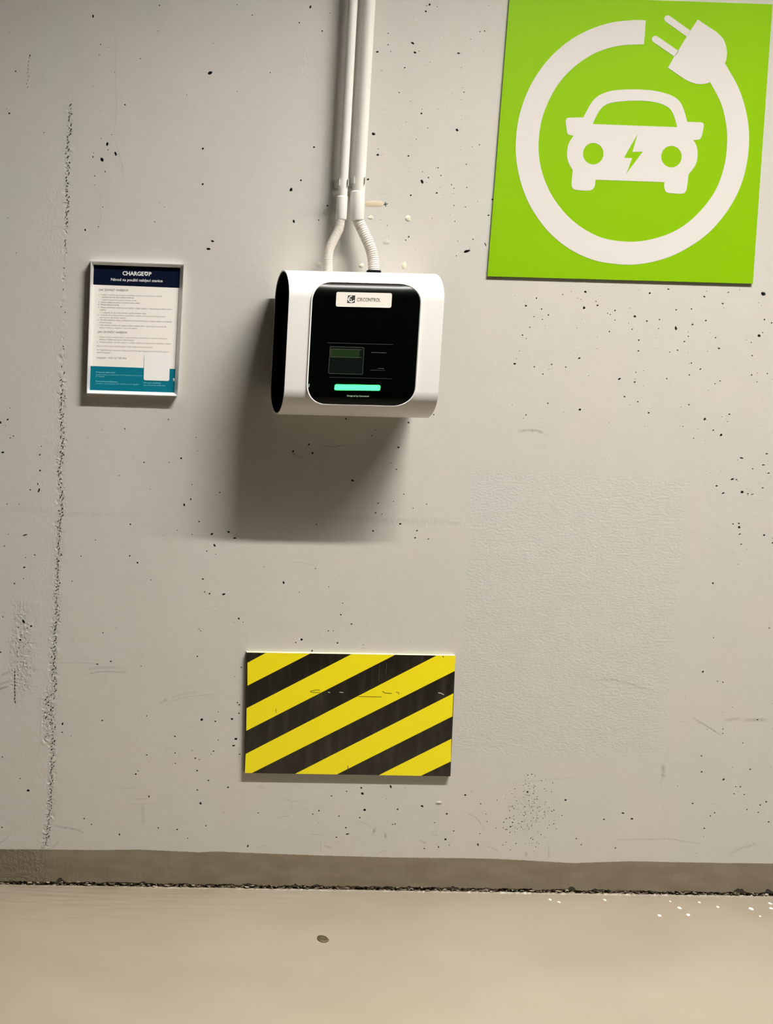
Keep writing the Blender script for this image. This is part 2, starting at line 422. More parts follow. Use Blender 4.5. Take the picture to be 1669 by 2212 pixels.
# ---- back wall, with pits, honeycombed seam and scuffs as part of its surface
PITS = """
453,157.5,4.4,3,-20;200.7,35,2,3.2;217,96,1.3;234,101.7,1;214,119,1;303,126.5,1.3;64.5,120,1.5,2;33.5,154,1.5;20,70.5,1;20,244.6,2
14.5,235,1;270,226,1.7;247.6,156,1;95,286.6,1.3;231.5,311,2.5,3.7;249.7,332,2,4;220,345,3,4.2;200.7,339,1.3,2;202,330.5,1;233,324,1.2
227,371,1.5;204,380,1.3;204.7,400,1;219,299,1;241.6,291,1;222,447,1.2;212.4,490,1.3;184,496.6,1.5,2.6;438,321,2,2.2;437.6,398,2.1
459,521,3.2,2;450,538,4.2,2.2;344.6,11.4,1.5;512,10,1.2;544.6,32.5,1.3;512,197,1;403,205,1;460,93.6,1;355,447,1;334,479,1,1.6;17.5,471,1
34.6,546.6,1.2;201,186,1;341,67.5,1;670,15,2,3;713,28,1;646,49,1.5;695.6,67,1.5;583.5,156.7,1.3;677.8,318,1.8;649.6,389.6,2;628.5,409.7,2.8,3.8
634.5,478.5,2,3.5;688,475.5,1.4;707,444,1.8;815,112,3,1.7;891,93.3,3.6,1.7,30;896,113.4,2.8,1.7,20;905,110.4,1;838,72,1.2;838,96.6,1.3
844,111,1;873.8,146.3,1.7;806.6,289.3,3.5,2.6;861.7,199.7,1.4;886.5,219,1;910,245,1.9;911,236,1;990,115,3,1.7;927.4,10,1.8,2.6
919.4,24.5,2.3,1.6;921,12.4,1;944,14.4,1;1036.5,68.5,1.3;1046.6,67,1.4;1016,85,1;1002,199,1.4;995.6,215,1;987,281,3,2.2,40;923.4,276.5,1.2
815.5,334.5,3,2.2;820.5,331.5,2.4,1.6;882,337,1.9;1006.6,354.7,1.4;946,362.4,1.4;912,371,1.1;924.8,383.5,1.5;952,379,1.2;911,392,2.3,4.6,-30
794.5,387.6,2.5,2;887,422,1.8;943,416.8,1.9;980,407,1.2;1008,405,1.2;975,399,1.2;1035,312.8,1.2;1019.4,317.4,1;980,444,1.2;1005,447,1.2
982,478,1.2;1054.6,465,1.8;1063,431,1.8;882.5,511.4,1.8;876,519,1.4;1021,517,1.4;988.5,521,1;1046,522,2.2,2,0;1048,528,1.2,4,-25
1008,543,6.5,2.6;1008,545,2.8,4.6;1005.3,537.5,4,2,-20;985.5,552.7,1.2;817,322,1;899,301,1
391,990,2.3,1.8;397.7,1090.5,1.8,3;412,1078.5,1.5,2.2;414.4,1047,1.3;474.5,1063.7,1.5;429.5,1126.5,1.5;457.4,1154,3,1.9,-35
493.6,1149.3,2.7,2,20;506.7,1162.7,2.9,2,-20;463.4,1178.5,1.8,3.4,-25;446.3,1190.5,1.4;466,1197.6,1.1;438,1251,2.3,1.8;452.3,1282.5,2,1.6
483.2,1284,3.6,1.9,-20;442,1278.8,1.4;296.6,1215.7,2.4,2;280,1201,1.7;326,1253,1.3;281.5,1132.8,2;269.5,926.4,1.4;363.7,906,1.5
220,928.5,1;191,945.6,1;205.7,1166.7,1.3;175,1201.6,1.4;155.4,1255.6,1.4;222,1367,1.6;250.7,1356.6,1.1;5.7,977.4,2.7,2.2;16.4,906.3,2
1,912.7,2,3;21.5,881,1.2;11.7,919.4,1;28.9,942,1.4;22,946,1.3;85.6,982.5,1.8;86.2,1016.7,2;89,964.4,1.4;81.5,1045.6,1.2,2.4;84,1060,1.6,5,15
65,1058,1.6;15,1089,1.4;41,1089.5,1.2;17.8,1154,1.2;9.4,1179.8,1.4;53.7,1156,6,1.3;52,1225.8,2.7,1.6;51,1250,1.4;31,1260.7,1.8;75,1199,1.6
55,1204.6,1.3;50.7,1343,2.4,5,-25;67,1353,2.4;39.6,1355,1.6;43.6,1382.5,2.4;6,1332.5,1.4;1,1409,2;447.7,1315,1;433,1363,1.4;429,1359,1.1
525,1344,1.2;515.4,1336.5,2;423,945,1.2;426,974,1;365,999,1.2;311,999,1.6;257.7,1027,1.2;323.5,1057,1;414.8,1154.6,1.2;383,1145,1.1;426,1418,1.8
747,904.6,2;882,913,1.9;860.3,966.4,2.5,2;803,941,1.5;810.7,928.8,1.2;667,960,2;632.8,975,2;675,979,2.4,1.8;761,1037.8,3,2,30;856,1013.7,1.5
844.6,1000,1.2;872,1067.7,1.4;816.4,1087,1.5;892,1098,1.3;921,1089,1.3;811,1107.7,1.5;824.4,1110.7,1.3;864,1132,2.3,1.8;805.3,1147,1.9
900.3,1146.6,1.8;896.2,1162,1.8;924.8,1164.4,1.4;683.5,1133,1.5;849.3,1083,1.2;612.3,1259,2,3.3,-20;735.8,1328,1.8;728.5,1389,1.8
651,1381.8,2.6,2.2;638.5,1388,1.6;674,1406,2;758.7,1348,2,1.6;740,1303,1.3;646,1279,1.2;681,1228,1.2;570.4,1224.8,1.3;710,1267.7,1.1
719.4,1363,1.2;709,1362.7,1.4;936.5,896,1.4;784.5,1393,1.2
1648,635,5.2,3.7,35;1135.5,660.6,2.4,1.6;1158,644,1.6;1169.4,667.6,1.5;1184,680.4,1.6;1153,684,1.3;1171,690,1.3;1144,707,1.4;1128,724,1.6
1136,731.4,1.2;1263.7,630.4,2.6,2;1215,636,1.2;1403,633.4,2;1443,624.7,2.4,1.4;1521,641,2.2,1.4;1560.3,656,2.3,1.5;1572.4,631.7,1.6,1.2
1290,659.6,2.3,1.7;1287,651,1.2;1261,665,2.4,3;1327.8,670.7,1.8;1371,683.7,2.7,2;1397,693.5,1.8;1423.8,690.5,1.5;1328,691.5,1.3;1317.7,679.7,1.3
1312,676.7,1.2;1315.7,716.3,1.5;1365,711.3,1.4;1379.5,734.8,1.8;1378.5,758,1.7;1459.4,709.5,2,4.6,-20;1495.3,701,2.5,1.4;1524,692.8,1.7
1460,669.6,1.6;1493,667.6,1.5;1650.6,690.5,1.8;1666,697.5,1.6;1639.2,725.3,3.5,2.7;1647,718.6,1.4;1552.3,752.5,2.7,1.4;1545,729.7,1.6
1486,726.7,1.3;1477.5,737.8,2,1.2;1463,756.6,1.7;1446,760.6,1.2;1624.4,768.3,1.8,1.2;1622,739.8,1.6,1;1493,784.4,1.6;1512.4,797.5,2,1.4
1488.5,810,1.5;1250.6,774,2.6,1.6;1111.5,785.8,2.7,1.8;1191,787.4,1.8;1153.6,792.5,1.4;1221.7,793,1.4;1172,808,1.6;1337.5,818.6,3.1,1.8,-25
1370.4,825.7,1.8;1373,804,1.2;1348.6,857,1.8;1377,868,1.6;1252,885,2.4;1183,871.3,1.6;1135.5,896.5,1.4;1400.6,892,2;1439.5,818,1.5
1487.5,874.3,1.9,1.4;1521.7,905.5,2.4,2.6;1540,929.4,1.8;1557,939.8,2.2,3;1574.7,895,2,1.4;1474.7,921,1.2;1601.3,989.5,4,1.5;1655.6,980.4,2.7,1.3
1648,1004.5,2.9,1.5;1659.6,1022.3,2.6,1.2;1581.5,1035.4,3.5,2,-15;1590,1036,1.6;1547.3,1049.8,2.3,1.8;1561.3,1065.6,3,1.8,-25;1602.6,1063,3.3,2.8
1614.6,1066.6,1.8;1624.4,1068,2.6,1.2;1647,1054,2.2,1.3;1582.8,1132,1.6;1595.5,1130.7,2,1.4;1596,1139,2.4,3;1597,1154,2.6,1.4;1650,1156,2.3,2
1600,1175.7,2.2,1.2;1668,1173,1.6,2;1625,1012.6,1.4;1497.6,946.8,1.3;1623,810,1.6;1657,807,1.4;1634.5,825,1.6,1;1554.6,823,1.6,1
1544,829,1.6,1;1421.7,710,1.2;1539.4,1260,2;1661,1356.8,1.6;1540.7,1377.6,1.3;1517.8,1451.5,2,2.6;1549,1472,1.4;1561,1474,1.5
1514.4,1633,1.8;1514.8,1667.4,2.6,1.6;1562.4,1684,2.5;1619.7,1662,2;1598.5,1699.7,1.7;1589,1699.7,1.4;1607,1716.6,1.6;1585,1715,1.4
1654.5,1732.4,2;1641.4,1739,1.8;1613,1748.5,1.6;1637,1755,1.6;1659.6,1775.7,2;1542.8,1755.7,1.8;1534,1762.5,1.6;1520.7,1789.7,1.8
1495.7,1736,2;1345.3,1756.6,3,1.7;1364,1769,3,2;1304,1770,1.8;1221.3,1728.5,2.3;1139,1711,2.4;1004.6,1717.5,2.3;1037.7,1736.6,1.6
1244,1811.8,1.6;1328.7,1831.8,1.8;1255,1824.5,1.4;1102.3,1786,1.8;1106.5,1776.5,1.5;1093,1768.5,1.4;1127,1775,1.4;1092.5,1792,1.4
1561,1575,1.4;1560.7,1584.5,1.4;1604,1605,1.4;1635.4,1555,2;1201,1790.6,1.2;979.5,1795,1.6;965,1758,1.6
239.3,1429,2.4,1.6;210,1435,1.8;135,1564,1.8,3;220.5,1556.7,1.8;134,1582,1.6;153,1590,1.2;435.2,1555,2.5,3.4;465,1558.4,1.9;500.7,1553.4,2.5
516,1541,1.8;512.4,1518,1.6;516.8,1522.5,1.8;509.4,1596.6,3,2.5;504.4,1611,3.2,1.8,-15;426,1418.5,1.6;520.8,1441.6,1.5;506.4,1461,1
304.7,1439,1.4;421.8,1638,1.9;431,1641,1.2;461,1622.8,1.7;456,1629,1.2;425.5,1664.8,2;378,1627,1.6;378.5,1649,1.4;316.8,1631,1.6;293,1672.5,2
298,1666,1.4;321.5,1720.5,1.6,2.2;181.5,1768.5,1.7;197.7,1781,1.6;341.3,1788.6,1.8;382.5,1792,1.9;257.7,1803,1.6,2.6;5,1635.6,1.6;4,1787.6,1.8
405,1810.7,1.3;444.6,1784,1.6;450,1686,1.8;426,1706.7,1.8;433,1735.5,2.2,3;492.3,1701,2;377.5,1591,1.8;517,1629.5,1.6;471,1538,1.3
414.8,1621.5,1.2;471,1598.7,1.4;535,1828,1.4,3.5;43,1682,1.6;60.4,1708,3.4
782.5,1714.5,3.1,3.2;780,1702,1.6,2.4;843.6,1699.7,1.8,4.2;748.3,1709.5,1.6;715.8,1719.5,2,1.3;787.2,1749.7,2.9,3;858.4,1748.7,2.1
911.7,1742,3.1,2.4;964.8,1758.5,2.3;688.6,1751.4,2;675,1759,1.5;731.9,1762.8,1.6;776.8,1766.5,1.8;746.6,1788.3,2,1.8;750.3,1802,3.9,1.8
726.5,1809,2,1.5;961.7,1813.5,2.6,2.4;979.5,1795.4,1.6;938.6,1777,1.4;916.4,1833,1.8;1037.6,1737,1.6;847.6,1781,1.4;853,1780,1.6;557.7,1756,1.6
970,1826,1.4;947,1830,1.4,2.2;1032,1824.6,2,3;1036,1801,1.4;316.5,1546.6,1.6
"""
pits = []                                      # u, v, ru, rv, angle, depth factor, painted-in shade
for tok in PITS.replace('\n', ';').split(';'):
    if not tok.strip(): continue
    q = [float(x) for x in tok.split(',')]
    ru = q[2]; rv = q[3] if len(q) > 3 else ru * 0.9; an = q[4] if len(q) > 4 else R.uniform(-25, 25)
    pits.append((q[0], q[1], ru * 1.08, rv * 1.08, an, 1.7, 1.0))


def rnd_pits(n, u0, u1, v0, v1, r0, r1, pit_shade=0.75):
    for _ in range(n):
        r = R.uniform(r0, r1)
        pits.append((R.uniform(u0, u1), R.uniform(v0, v1), r * R.uniform(0.9, 1.5), r, R.uniform(-40, 40), 1.2, pit_shade))


rnd_pits(90, 1105, 1669, 618, 960, .55, .95)
rnd_pits(45, 1520, 1669, 980, 1230, .5, .9)
rnd_pits(60, 820, 1060, 10, 560, .5, .9)
rnd_pits(45, 10, 560, 10, 560, .4, .75)
rnd_pits(70, 150, 560, 900, 1400, .4, .8)
rnd_pits(50, 560, 980, 1170, 1400, .4, .8)
rnd_pits(50, 560, 980, 1690, 1835, .5, .9)
rnd_pits(60, 150, 530, 1500, 1830, .4, .9)
rnd_pits(40, 1450, 1669, 1500, 1850, .5, 1.0)
for _ in range(230):                            # honeycombed spot low on the right
    r = R.uniform(.5, 1.25)
    u, v = R.gauss(1142, 30), R.gauss(1752, 42)
    if v < 1850: pits.append((u, v, r * R.uniform(.8, 1.5), r * R.uniform(.8, 1.3), R.uniform(-60, 60), 1.3, 0.8))
CR = [(152, 222), (150, 260), (146, 330), (149, 345), (144, 400), (147, 440), (143, 490), (140, 560), (138, 700), (134, 860), (132, 900), (136, 950), (131, 990),
      (128, 1030), (133, 1070), (133, 1100), (127, 1130), (128, 1170), (127, 1200), (124, 1250), (122, 1290), (124, 1330), (118, 1360), (117, 1400),
      (116, 1450), (118, 1490), (112, 1530), (112, 1560), (115, 1600), (112, 1650), (112, 1690), (108, 1740), (105, 1780), (98, 1825)]


def crack_u(v):
    for (a, b), (c2, d) in zip(CR, CR[1:]):
        if b <= v <= d: return a + (c2 - a) * (v - b) / (d - b)
    return CR[0][0] if v < CR[0][1] else CR[-1][0]


v = 222.0
while v < 1826:
    dens = 0.75 if v < 490 else (0.12 if v < 820 else 1.0)
    if v > 1370: dens = 1.15
    if R.random() < dens:
        u = crack_u(v) + R.gauss(0, 2.3) + (R.choice((0, -9, -14)) if 1495 < v < 1600 and R.random() < .45 else 0)
        big = R.random()
        ru, rv = (R.uniform(.9, 1.7), R.uniform(2.2, 5.6)) if big < .7 else (R.uniform(1.4, 3.4), R.uniform(1.0, 2.0))
        pits.append((u, v, ru * .8, rv * .8, R.uniform(5, 50), 1.3, 0.85))
    v += R.uniform(1.5, 3.4)
for _ in range(40):
    pits.append((R.gauss(48, 9), R.uniform(1330, 1480), R.uniform(.6, 1.5), R.uniform(.8, 2.4), R.uniform(0, 40), 1.2, .45))
for vv in np.arange(1452, 1518, 3.6):
    pits.append((32 + R.gauss(0, .5), float(vv), 1.3, 3.4, 4, 1.6, .85))
for vv in np.arange(125, 196, 4.0):
    pits.append((62 - (vv - 125) * .06 + R.gauss(0, 1), float(vv), .9, 2.0, 20, 1.3, .5))

SCUFF = [([(125, 1432), (160, 1431), (200, 1433), (215, 1435)], 2, .4), ([(185, 1457), (215, 1451), (245, 1451), (275, 1453)], 2.6, .7),
         ([(187, 1446), (205, 1443), (240, 1441), (262, 1444)], 5, .3), ([(-5, 1490), (20, 1482)], 4, .8), ([(-5, 1480), (22, 1471)], 5, .4),
         ([(3, 1459), (25, 1449)], 5, .5), ([(345, 1533), (370, 1516), (405, 1504), (460, 1500)], 1.8, .6), ([(342, 1520), (362, 1510)], 6, .4),
         ([(370, 1507), (395, 1500), (430, 1494)], 5, .25), ([(348, 1528), (372, 1513), (400, 1506), (440, 1502)], 1.8, .4), ([(228, 1459), (229, 1473)], 3, .25),
         ([(115, 1783), (140, 1788), (165, 1792), (182, 1800)], 4, .5), ([(-3, 1822), (10, 1816), (20, 1805)], 3, .5), ([(112, 1832), (120, 1825), (127, 1815)], 3, .5),
         ([(268, 1703), (300, 1701)], 1.6, .4), ([(290, 1726), (320, 1726)], 1.6, .4), ([(280, 1737), (335, 1737)], 1.4, .3), ([(308, 1740), (309, 1780)], 6, .25),
         ([(630, 976), (640, 985), (655, 988)], 6, .5), ([(697, 964), (725, 965), (745, 961)], 2.4, .8), ([(627, 1214), (650, 1215), (677, 1221)], 1.8, .45),
         ([(1120, 932), (1140, 929), (1160, 930), (1173, 936)], 5, .6), ([(1280, 1469), (1320, 1468), (1355, 1475), (1400, 1491)], 4, .35),
         ([(1497, 1551), (1525, 1568), (1555, 1587)], 3, .7), ([(1565, 1556), (1595, 1552)], 6, .45), ([(1603, 1555), (1655, 1555)], 7, .5),
         ([(1432, 1650), (1432, 1682)], 8, .5), ([(1428, 1686), (1427, 1696)], 5, .35), ([(1330, 1814), (1400, 1813), (1450, 1812), (1480, 1818), (1510, 1822)], 3, .4),
         ([(1575, 1845), (1600, 1832), (1630, 1824)], 5, .35), ([(1625, 1820), (1634, 1826)], 5, .45), ([(1005, 1753), (1030, 1768), (1045, 1790)], 2, .5),
         ([(1050, 1827), (1070, 1835), (1080, 1843)], 2.4, .4), ([(774, 1774), (792, 1780), (805, 1790)], 2, .4), ([(809, 1789), (807, 1800)], 6, .8),
         ([(831, 1800), (833, 1811)], 5, .75), ([(693, 1823), (692, 1836)], 3, .5), ([(700, 1827), (714, 1832)], 4, .5), ([(614, 1725), (630, 1731), (645, 1730)], 2.4, .4),
         ([(632, 1733), (628, 1752)], 2.2, .35), ([(600, 1765), (625, 1762)], 2.4, .35), ([(672, 1802), (692, 1803)], 2, .6), ([(1184, 1823), (1185, 1850)], 2.2, .6),
         ([(1136, 1840), (1137, 1852)], 5, .45), ([(700, 1117), (770, 1121), (850, 1125), (975, 1128)], 13, .16), ([(972, 1130), (990, 1131)], 6, .4),
         ([(-5, 1098), (80, 1100), (150, 1110), (300, 1112)], 10, .13), ([(248, 60), (249, 150), (252, 230), (246, 295)], 2.6, .22), ([(246, 295), (256, 330), (264, 360), (268, 400)], 2.6, .25),
         ([(216, 420), (218, 470), (209, 503)], 2.2, .25), ([(40, 1483), (88, 1483)], 1.4, .4), ([(88, 1485), (88, 1560), (84, 1640)], 1.6, .25),
         ([(1020, 1705), (1017, 1715)], 3, .5), ([(553, 1700), (570, 1701)], 7, .25), ([(157, 1382), (160, 1376)], 6, .35), ([(1110, 1690), (1170, 1686), (1250, 1678)], 2.5, .25),
         ([(960, 1120), (975, 1135)], 5, .3), ([(822, 420), (835, 418)], 3, .4), ([(828, 333), (812, 338)], 3, .35), ([(510, 1588), (520, 1600)], 2, .3),
         ([(370 + 17 * math.cos(a_ / 6), 1632 + 17 * math.sin(a_ / 6)) for a_ in range(-19, 16)], 1.2, .3), ([(720, 1820), (740, 1818)], 2, .3), ([(905, 1815), (920, 1822)], 4, .5), ([(930, 1800), (945, 1806)], 3, .3), ([(1028, 1820), (1036, 1832)], 3, .5),
         ([(815, 1842), (835, 1838)], 3, .3), ([(560, 1830), (575, 1826)], 3, .3), ([(450, 1795), (470, 1800)], 3, .25)]


def relief(u, v):
    """(honeycomb roughness, patch stipple) at an image position on the wall"""
    h = 0.0
    if 200 < v < 1860:
        d = abs(u - crack_u(v)); wd = 9 if v > 840 else (8 if v < 500 else 6)
        if 1480 < v < 1610 and u < crack_u(v): wd = 24
        k = 1.0 if v > 840 else (.6 if v < 500 else .3)
        h = max(h, k * max(0, 1 - (d / wd) ** 2))
        if u < crack_u(v): h = max(h, .20 * max(0, 1 - (crack_u(v) - u) / 110) * min(1, max(0, (v - 200) / 600)))
    if 1300 < v < 1500: h = max(h, .8 * max(0, 1 - abs(u - 46) / 28))
    if 400 < v < 560: h = max(h, .3 * max(0, 1 - abs(u - 120) / 60))
    if 1440 < v < 1530: h = max(h, .5 * max(0, 1 - abs(u - 30) / 14))
    h = max(h, .45 * math.exp(-((u - 1142) / 45) ** 2 - ((v - 1745) / 70) ** 2))
    h = max(h, .25 * math.exp(-((u - 900) / 100) ** 2 - ((v - 1126) / 9) ** 2))
    h = max(h, .35 * math.exp(-((u - 650) / 25) ** 2 - ((v - 130) / 35) ** 2))
    ul = 1013 - (v - 1008) * .06; ur = 1500 - (v - 1030) * .09; vt = 1009 + (u - 1013) * .05; vb = 1655
    s = min((u - ul) / 10, (ur - u) / 22, (v - vt) / 5, (vb - v) / 40)
    g = min(1, max(0, s))
    if 985 < v <= 1012 and 1030 < u < 1400: g = max(g, .3)
    return h, g


def band_top_v(u):
    if u < -400: return 1828 + (u + 400) * .0153
    if u > 2200: return 1874 + (u - 2200) * .0153
    P = [(-400, 1828), (0, 1834), (120, 1835), (200, 1836), (300, 1835), (350, 1837), (430, 1841), (470, 1839), (560, 1843), (700, 1848), (850, 1852), (1000, 1853.5),
         (1070, 1855), (1130, 1858), (1200, 1862), (1240, 1864), (1300, 1862), (1360, 1860), (1450, 1862), (1560, 1864), (1669, 1865), (2200, 1874)]
    for (a, b), (c2, d) in zip(P, P[1:]):
        if a <= u <= d and u <= c2: return b + (d - b) * (u - a) / (c2 - a)
    return 1834


def wall_bottom(x): return fz(x) + 0.0120


pts = []; ydep = []; wear_pitshade = []; rel = []


def add(p2, y, wv, rl):
    pts.append(Vector((p2[0], p2[1]))); ydep.append(y); wear_pitshade.append(wv); rel.append(rl)


WX0, WX1, WZ1 = -0.16, 1.98, 2.26
occ = {}
ring_pts = []


def uvof(x, z, y=0.0):
    d = Vector((x, y, z)) - CAM; q = d.dot(FWD)
    return PU + F * d.dot(RIGHT) / q, PV - F * d.dot(UP) / q


def cell(x, z): return (int(x / 0.004), int(z / 0.004))


placed = []
pits.sort(key=lambda q: -q[2] * q[3])
for (u, v, ru, rv, an, df, pit_shade) in pits:
    c0 = at(u, v); s = 0.00108
    rx, rz = ru * s, rv * s; rm = max(rx, rz)
    bad = False
    for (px, pz, pr) in placed:
        if (px - c0.x) ** 2 + (pz - c0.z) ** 2 < ((pr + rm * 1.12) * (.72 if pit_shade == .85 else 1)) ** 2: bad = True; break
    if bad or c0.z < wall_bottom(c0.x) + 0.075: continue
    placed.append((c0.x, c0.z, rm * 1.12))
    n = 10 if rm > 0.0015 else 7
    a = math.radians(-an); ca, sa = math.cos(a), math.sin(a)
    jit = [R.uniform(.78, 1.15) for _ in range(n)]
    dep = min(rx, rz) * df + 0.0004
    hh, gg = relief(u, v)
    for k in range(n):
        th = 2 * math.pi * k / n; dx, dz = math.cos(th) * rx * jit[k], math.sin(th) * rz * jit[k]
        ex, ez = dx * ca - dz * sa, dx * sa + dz * ca
        add((c0.x + ex * 1.12, c0.z + ez * 1.12), 0.0, (0, 0, 0), (hh, gg, 0))
        add((c0.x + ex, c0.z + ez), 0.00012, (0, pit_shade * .55, 0), (hh, gg, 0))
        add((c0.x + ex * .8, c0.z + ez * .8), dep, (0, pit_shade, 0), (0, 0, 0))
    add((c0.x, c0.z), dep * 1.05, (0, pit_shade, 0), (0, 0, 0))
seam_pl = [q for q in placed if q[0] < .16]
for line, wd, sgn in SCUFF:
    P = [at(*q) for q in line]
    for i in range(len(P) - 1):
        L = (P[i + 1] - P[i]).length; k = max(1, int(L / 0.004))
        tdir = (P[i + 1] - P[i]).normalized(); nn = Vector((-tdir.z, 0, tdir.x))
        for j in range(k + (1 if i == len(P) - 2 else 0)):
            tt = (i + j / k) / (len(P) - 1); p = P[i].lerp(P[i + 1], j / k)
            fade = min(1, .35 + 4 * min(tt, 1 - tt)) * R.uniform(.6, 1.2)
            hw = wd * 0.00108 * .5
            u, v = uvof(p.x, p.z); hh, gg = relief(u, v)
            add((p.x, p.z), 0, (sgn * fade, 0, 0), (hh, gg, 0))
            for sd in (-1, 1):
                add((p.x + nn.x * hw * sd * 1.6, p.z + nn.z * hw * sd * 1.6), 0, (0, 0, 0), (hh, gg, 0))
                if wd > 3.5: add((p.x + nn.x * hw * sd * .7, p.z + nn.z * hw * sd * .7), 0, (sgn * fade * .7, 0, 0), (hh, gg, 0))
for vv in np.arange(225, 1855, 1.6):
    vv = float(vv)
    if 500 < vv < 820 and R.random() < .8: continue
    wide = 1490 < vv < 1605
    for kk in range(5 if vv > 840 else 3):
        if kk >= 3 or (kk == 2 and vv < 840):          # calm margin on both sides keeps the relief local
            uu = crack_u(min(vv, 1825)) + (14 if kk % 2 else (-32 if wide else -14)) + R.gauss(0, 1.2); yy = 0
        else:
            uu = crack_u(min(vv, 1825)) + R.gauss(-1, 3.2 if vv > 840 else 2.0) + (R.uniform(-20, 0) if wide else 0); yy = R.choice((0, 0, 1, 1)) * R.uniform(-.0009, .0010)
        p = at(uu, vv)
        if any((p.x - q[0]) ** 2 + (p.z - q[1]) ** 2 < (q[2] * 1.05) ** 2 for q in seam_pl): continue
        add((p.x, p.z), yy, (0, 0, 0), (relief(uu, vv)[0], 0, 0))
for _ in range(420):
    uu, vv = R.gauss(46, 10), R.uniform(1320, 1490); p = at(uu, vv)
    if any((p.x - q[0]) ** 2 + (p.z - q[1]) ** 2 < (q[2] * 1.05) ** 2 for q in seam_pl): continue
    add((p.x, p.z), R.choice((0, 0, 1)) * R.uniform(-.0008, .0008), (0, 0, 0), (.7, 0, 0))
near_grid = {}
for p in pts: near_grid.setdefault((int(p.x / .006), int(p.y / .006)), []).append(p)


def blocked(x, z, d):
    gx, gz = int(x / .006), int(z / .006)
    for i in (-1, 0, 1):
        for j in (-1, 0, 1):
            for q in near_grid.get((gx + i, gz + j), ()):
                if (q.x - x) ** 2 + (q.y - z) ** 2 < d * d: return True
    return False


step = 0.011
nx, nz = int((WX1 - WX0) / step), int(WZ1 / step)
for i in range(nx + 1):
    for j in range(nz + 1):
        x = WX0 + (WX1 - WX0) * i / nx; zb = wall_bottom(x); z = zb + (WZ1 - zb) * j / nz
        edge = i in (0, nx) or j in (0, nz)
        if not edge: x += R.uniform(-.003, .003); z += R.uniform(-.003, .003)
        if not edge and blocked(x, z, 0.0022): continue
        u, v = uvof(x, z); hh, gg = relief(u, v)
        yb = 0.0
        add((x, z), yb, (0, 0, 0), (hh, gg, 0))
for x, z in ((X0, wall_bottom(X0)), (X0, ZC), (X1, wall_bottom(X1)), (X1, ZC), (X0, 1.2), (X1, 1.2), (1, ZC), (X0, WZ1), (X1, WZ1)):
    add((x, z), 0, (0, 0, 0), (0, 0, 0))
ov, oe, of, orig, _, _ = geometry.delaunay_2d_cdt(pts, [], [], 0, 1e-7)
V = []; wa = []; ra = []
for q, og in zip(ov, orig):
    k = og[0] if og else 0
    V.append((q.x, ydep[k], q.y)); wa.append(wear_pitshade[k]); ra.append(rel[k])
FC = [f if True else f for f in of]
me = mesh(V, FC)
if sum(p.normal.y for p in list(me.polygons)[:200]) > 0: me.flip_normals()
for nm, arr in (('wear_pitshade', wa), ('relief', ra)):
    ca_ = me.attributes.new(nm, 'FLOAT_COLOR', 'POINT')
    ca_.data.foreach_set('color', [x for c3 in arr for x in (*c3, 1.0)])
WALL = prop(link('wall_back', me, M_wall), kind='structure')

# recess behind the broken joint at the foot of the wall
jm = []
nj = 520; V = []; FC = []
for i in range(nj + 1):
    x = WX0 - .3 + (WX1 - WX0 + .6) * i / nj
    for k, zz in enumerate((-0.006, 0.002, 0.006, 0.011, 0.028)):
        V.append((x + R.uniform(-.001, .001), R.choice((0.0, 0.001, .003, .010)) if 0 < k < 4 else .02, fz(x) + zz))
for i in range(nj):
    for k in range(4): FC.append((i * 5 + k, (i + 1) * 5 + k, (i + 1) * 5 + k + 1, i * 5 + k + 1))
me = mesh(V, FC)
link('joint_filling', me, M_joint, WALL)

# painted skirting band, 1 mm proud, with a ragged lower edge
us = np.concatenate([np.arange(-2700, -220, 60.0), np.arange(-220, 2010, 3.0), np.arange(2010, 5200, 60.0)]); top = []; bot = []; nb = []
r1 = 0.0
for u in us:
    u = float(u)
    pt = at(u, band_top_v(u) + R.uniform(-.35, .35)); top.append(pt)
    r1 = r1 * .6 + R.uniform(-1.6, 1.6)
    base = fz(pt.x) + 0.0112 + 0.0017 * r1 * .7
    hole = 0
    for (hu, hw, hh) in ((132, 9, .012), (1238, 9, .010), (1600, 14, .011), (686, 8, .007), (1665, 10, .011), (640, 4, .005), (1290, 12, .004), (1150, 5, .005), (535, 10, .004), (884, 5, .006), (310, 8, .003), (980, 6, .004)):
        if abs(u - hu) < hw: hole = max(hole, hh * R.uniform(.55, 1.0) * (1 - (abs(u - hu) / hw) ** 2))
    bot.append(Vector((pt.x + R.uniform(-.0006, .0006), 0, base + hole)))
V = []; FC = []; rl = []
nrow = 7
for a, b in zip(bot, top):
    for k in range(nrow):
        q = a.lerp(b, k / (nrow - 1)); yy = -0.0011 - (R.uniform(0, .0006) if 0 < k < nrow - 1 else 0)
        V.append((q.x, yy, q.z))
        u, v = uvof(q.x, q.z); rl.append(max(0, min(1, (118 - u) / 40)) * .9 if u < 118 else .0)
    V.append((b.x, 0.0005, b.z)); rl.append(0)
    V.append((a.x, 0.010, a.z)); rl.append(0)
S = nrow + 2
for i in range(len(us) - 1):
    for k in range(nrow): FC.append((i * S + k, (i + 1) * S + k, (i + 1) * S + k + 1, i * S + k + 1))
    FC.append((i * S + nrow + 1, (i + 1) * S + nrow + 1, (i + 1) * S, i * S))
me = soft(mesh(V, FC), 30)
ca_ = me.attributes.new('relief', 'FLOAT_COLOR', 'POINT'); ca_.data.foreach_set('color', [x for r in rl for x in (r, 0, 0, 1)])
BAND = prop(link('baseboard_back', me, M_band), kind='structure')


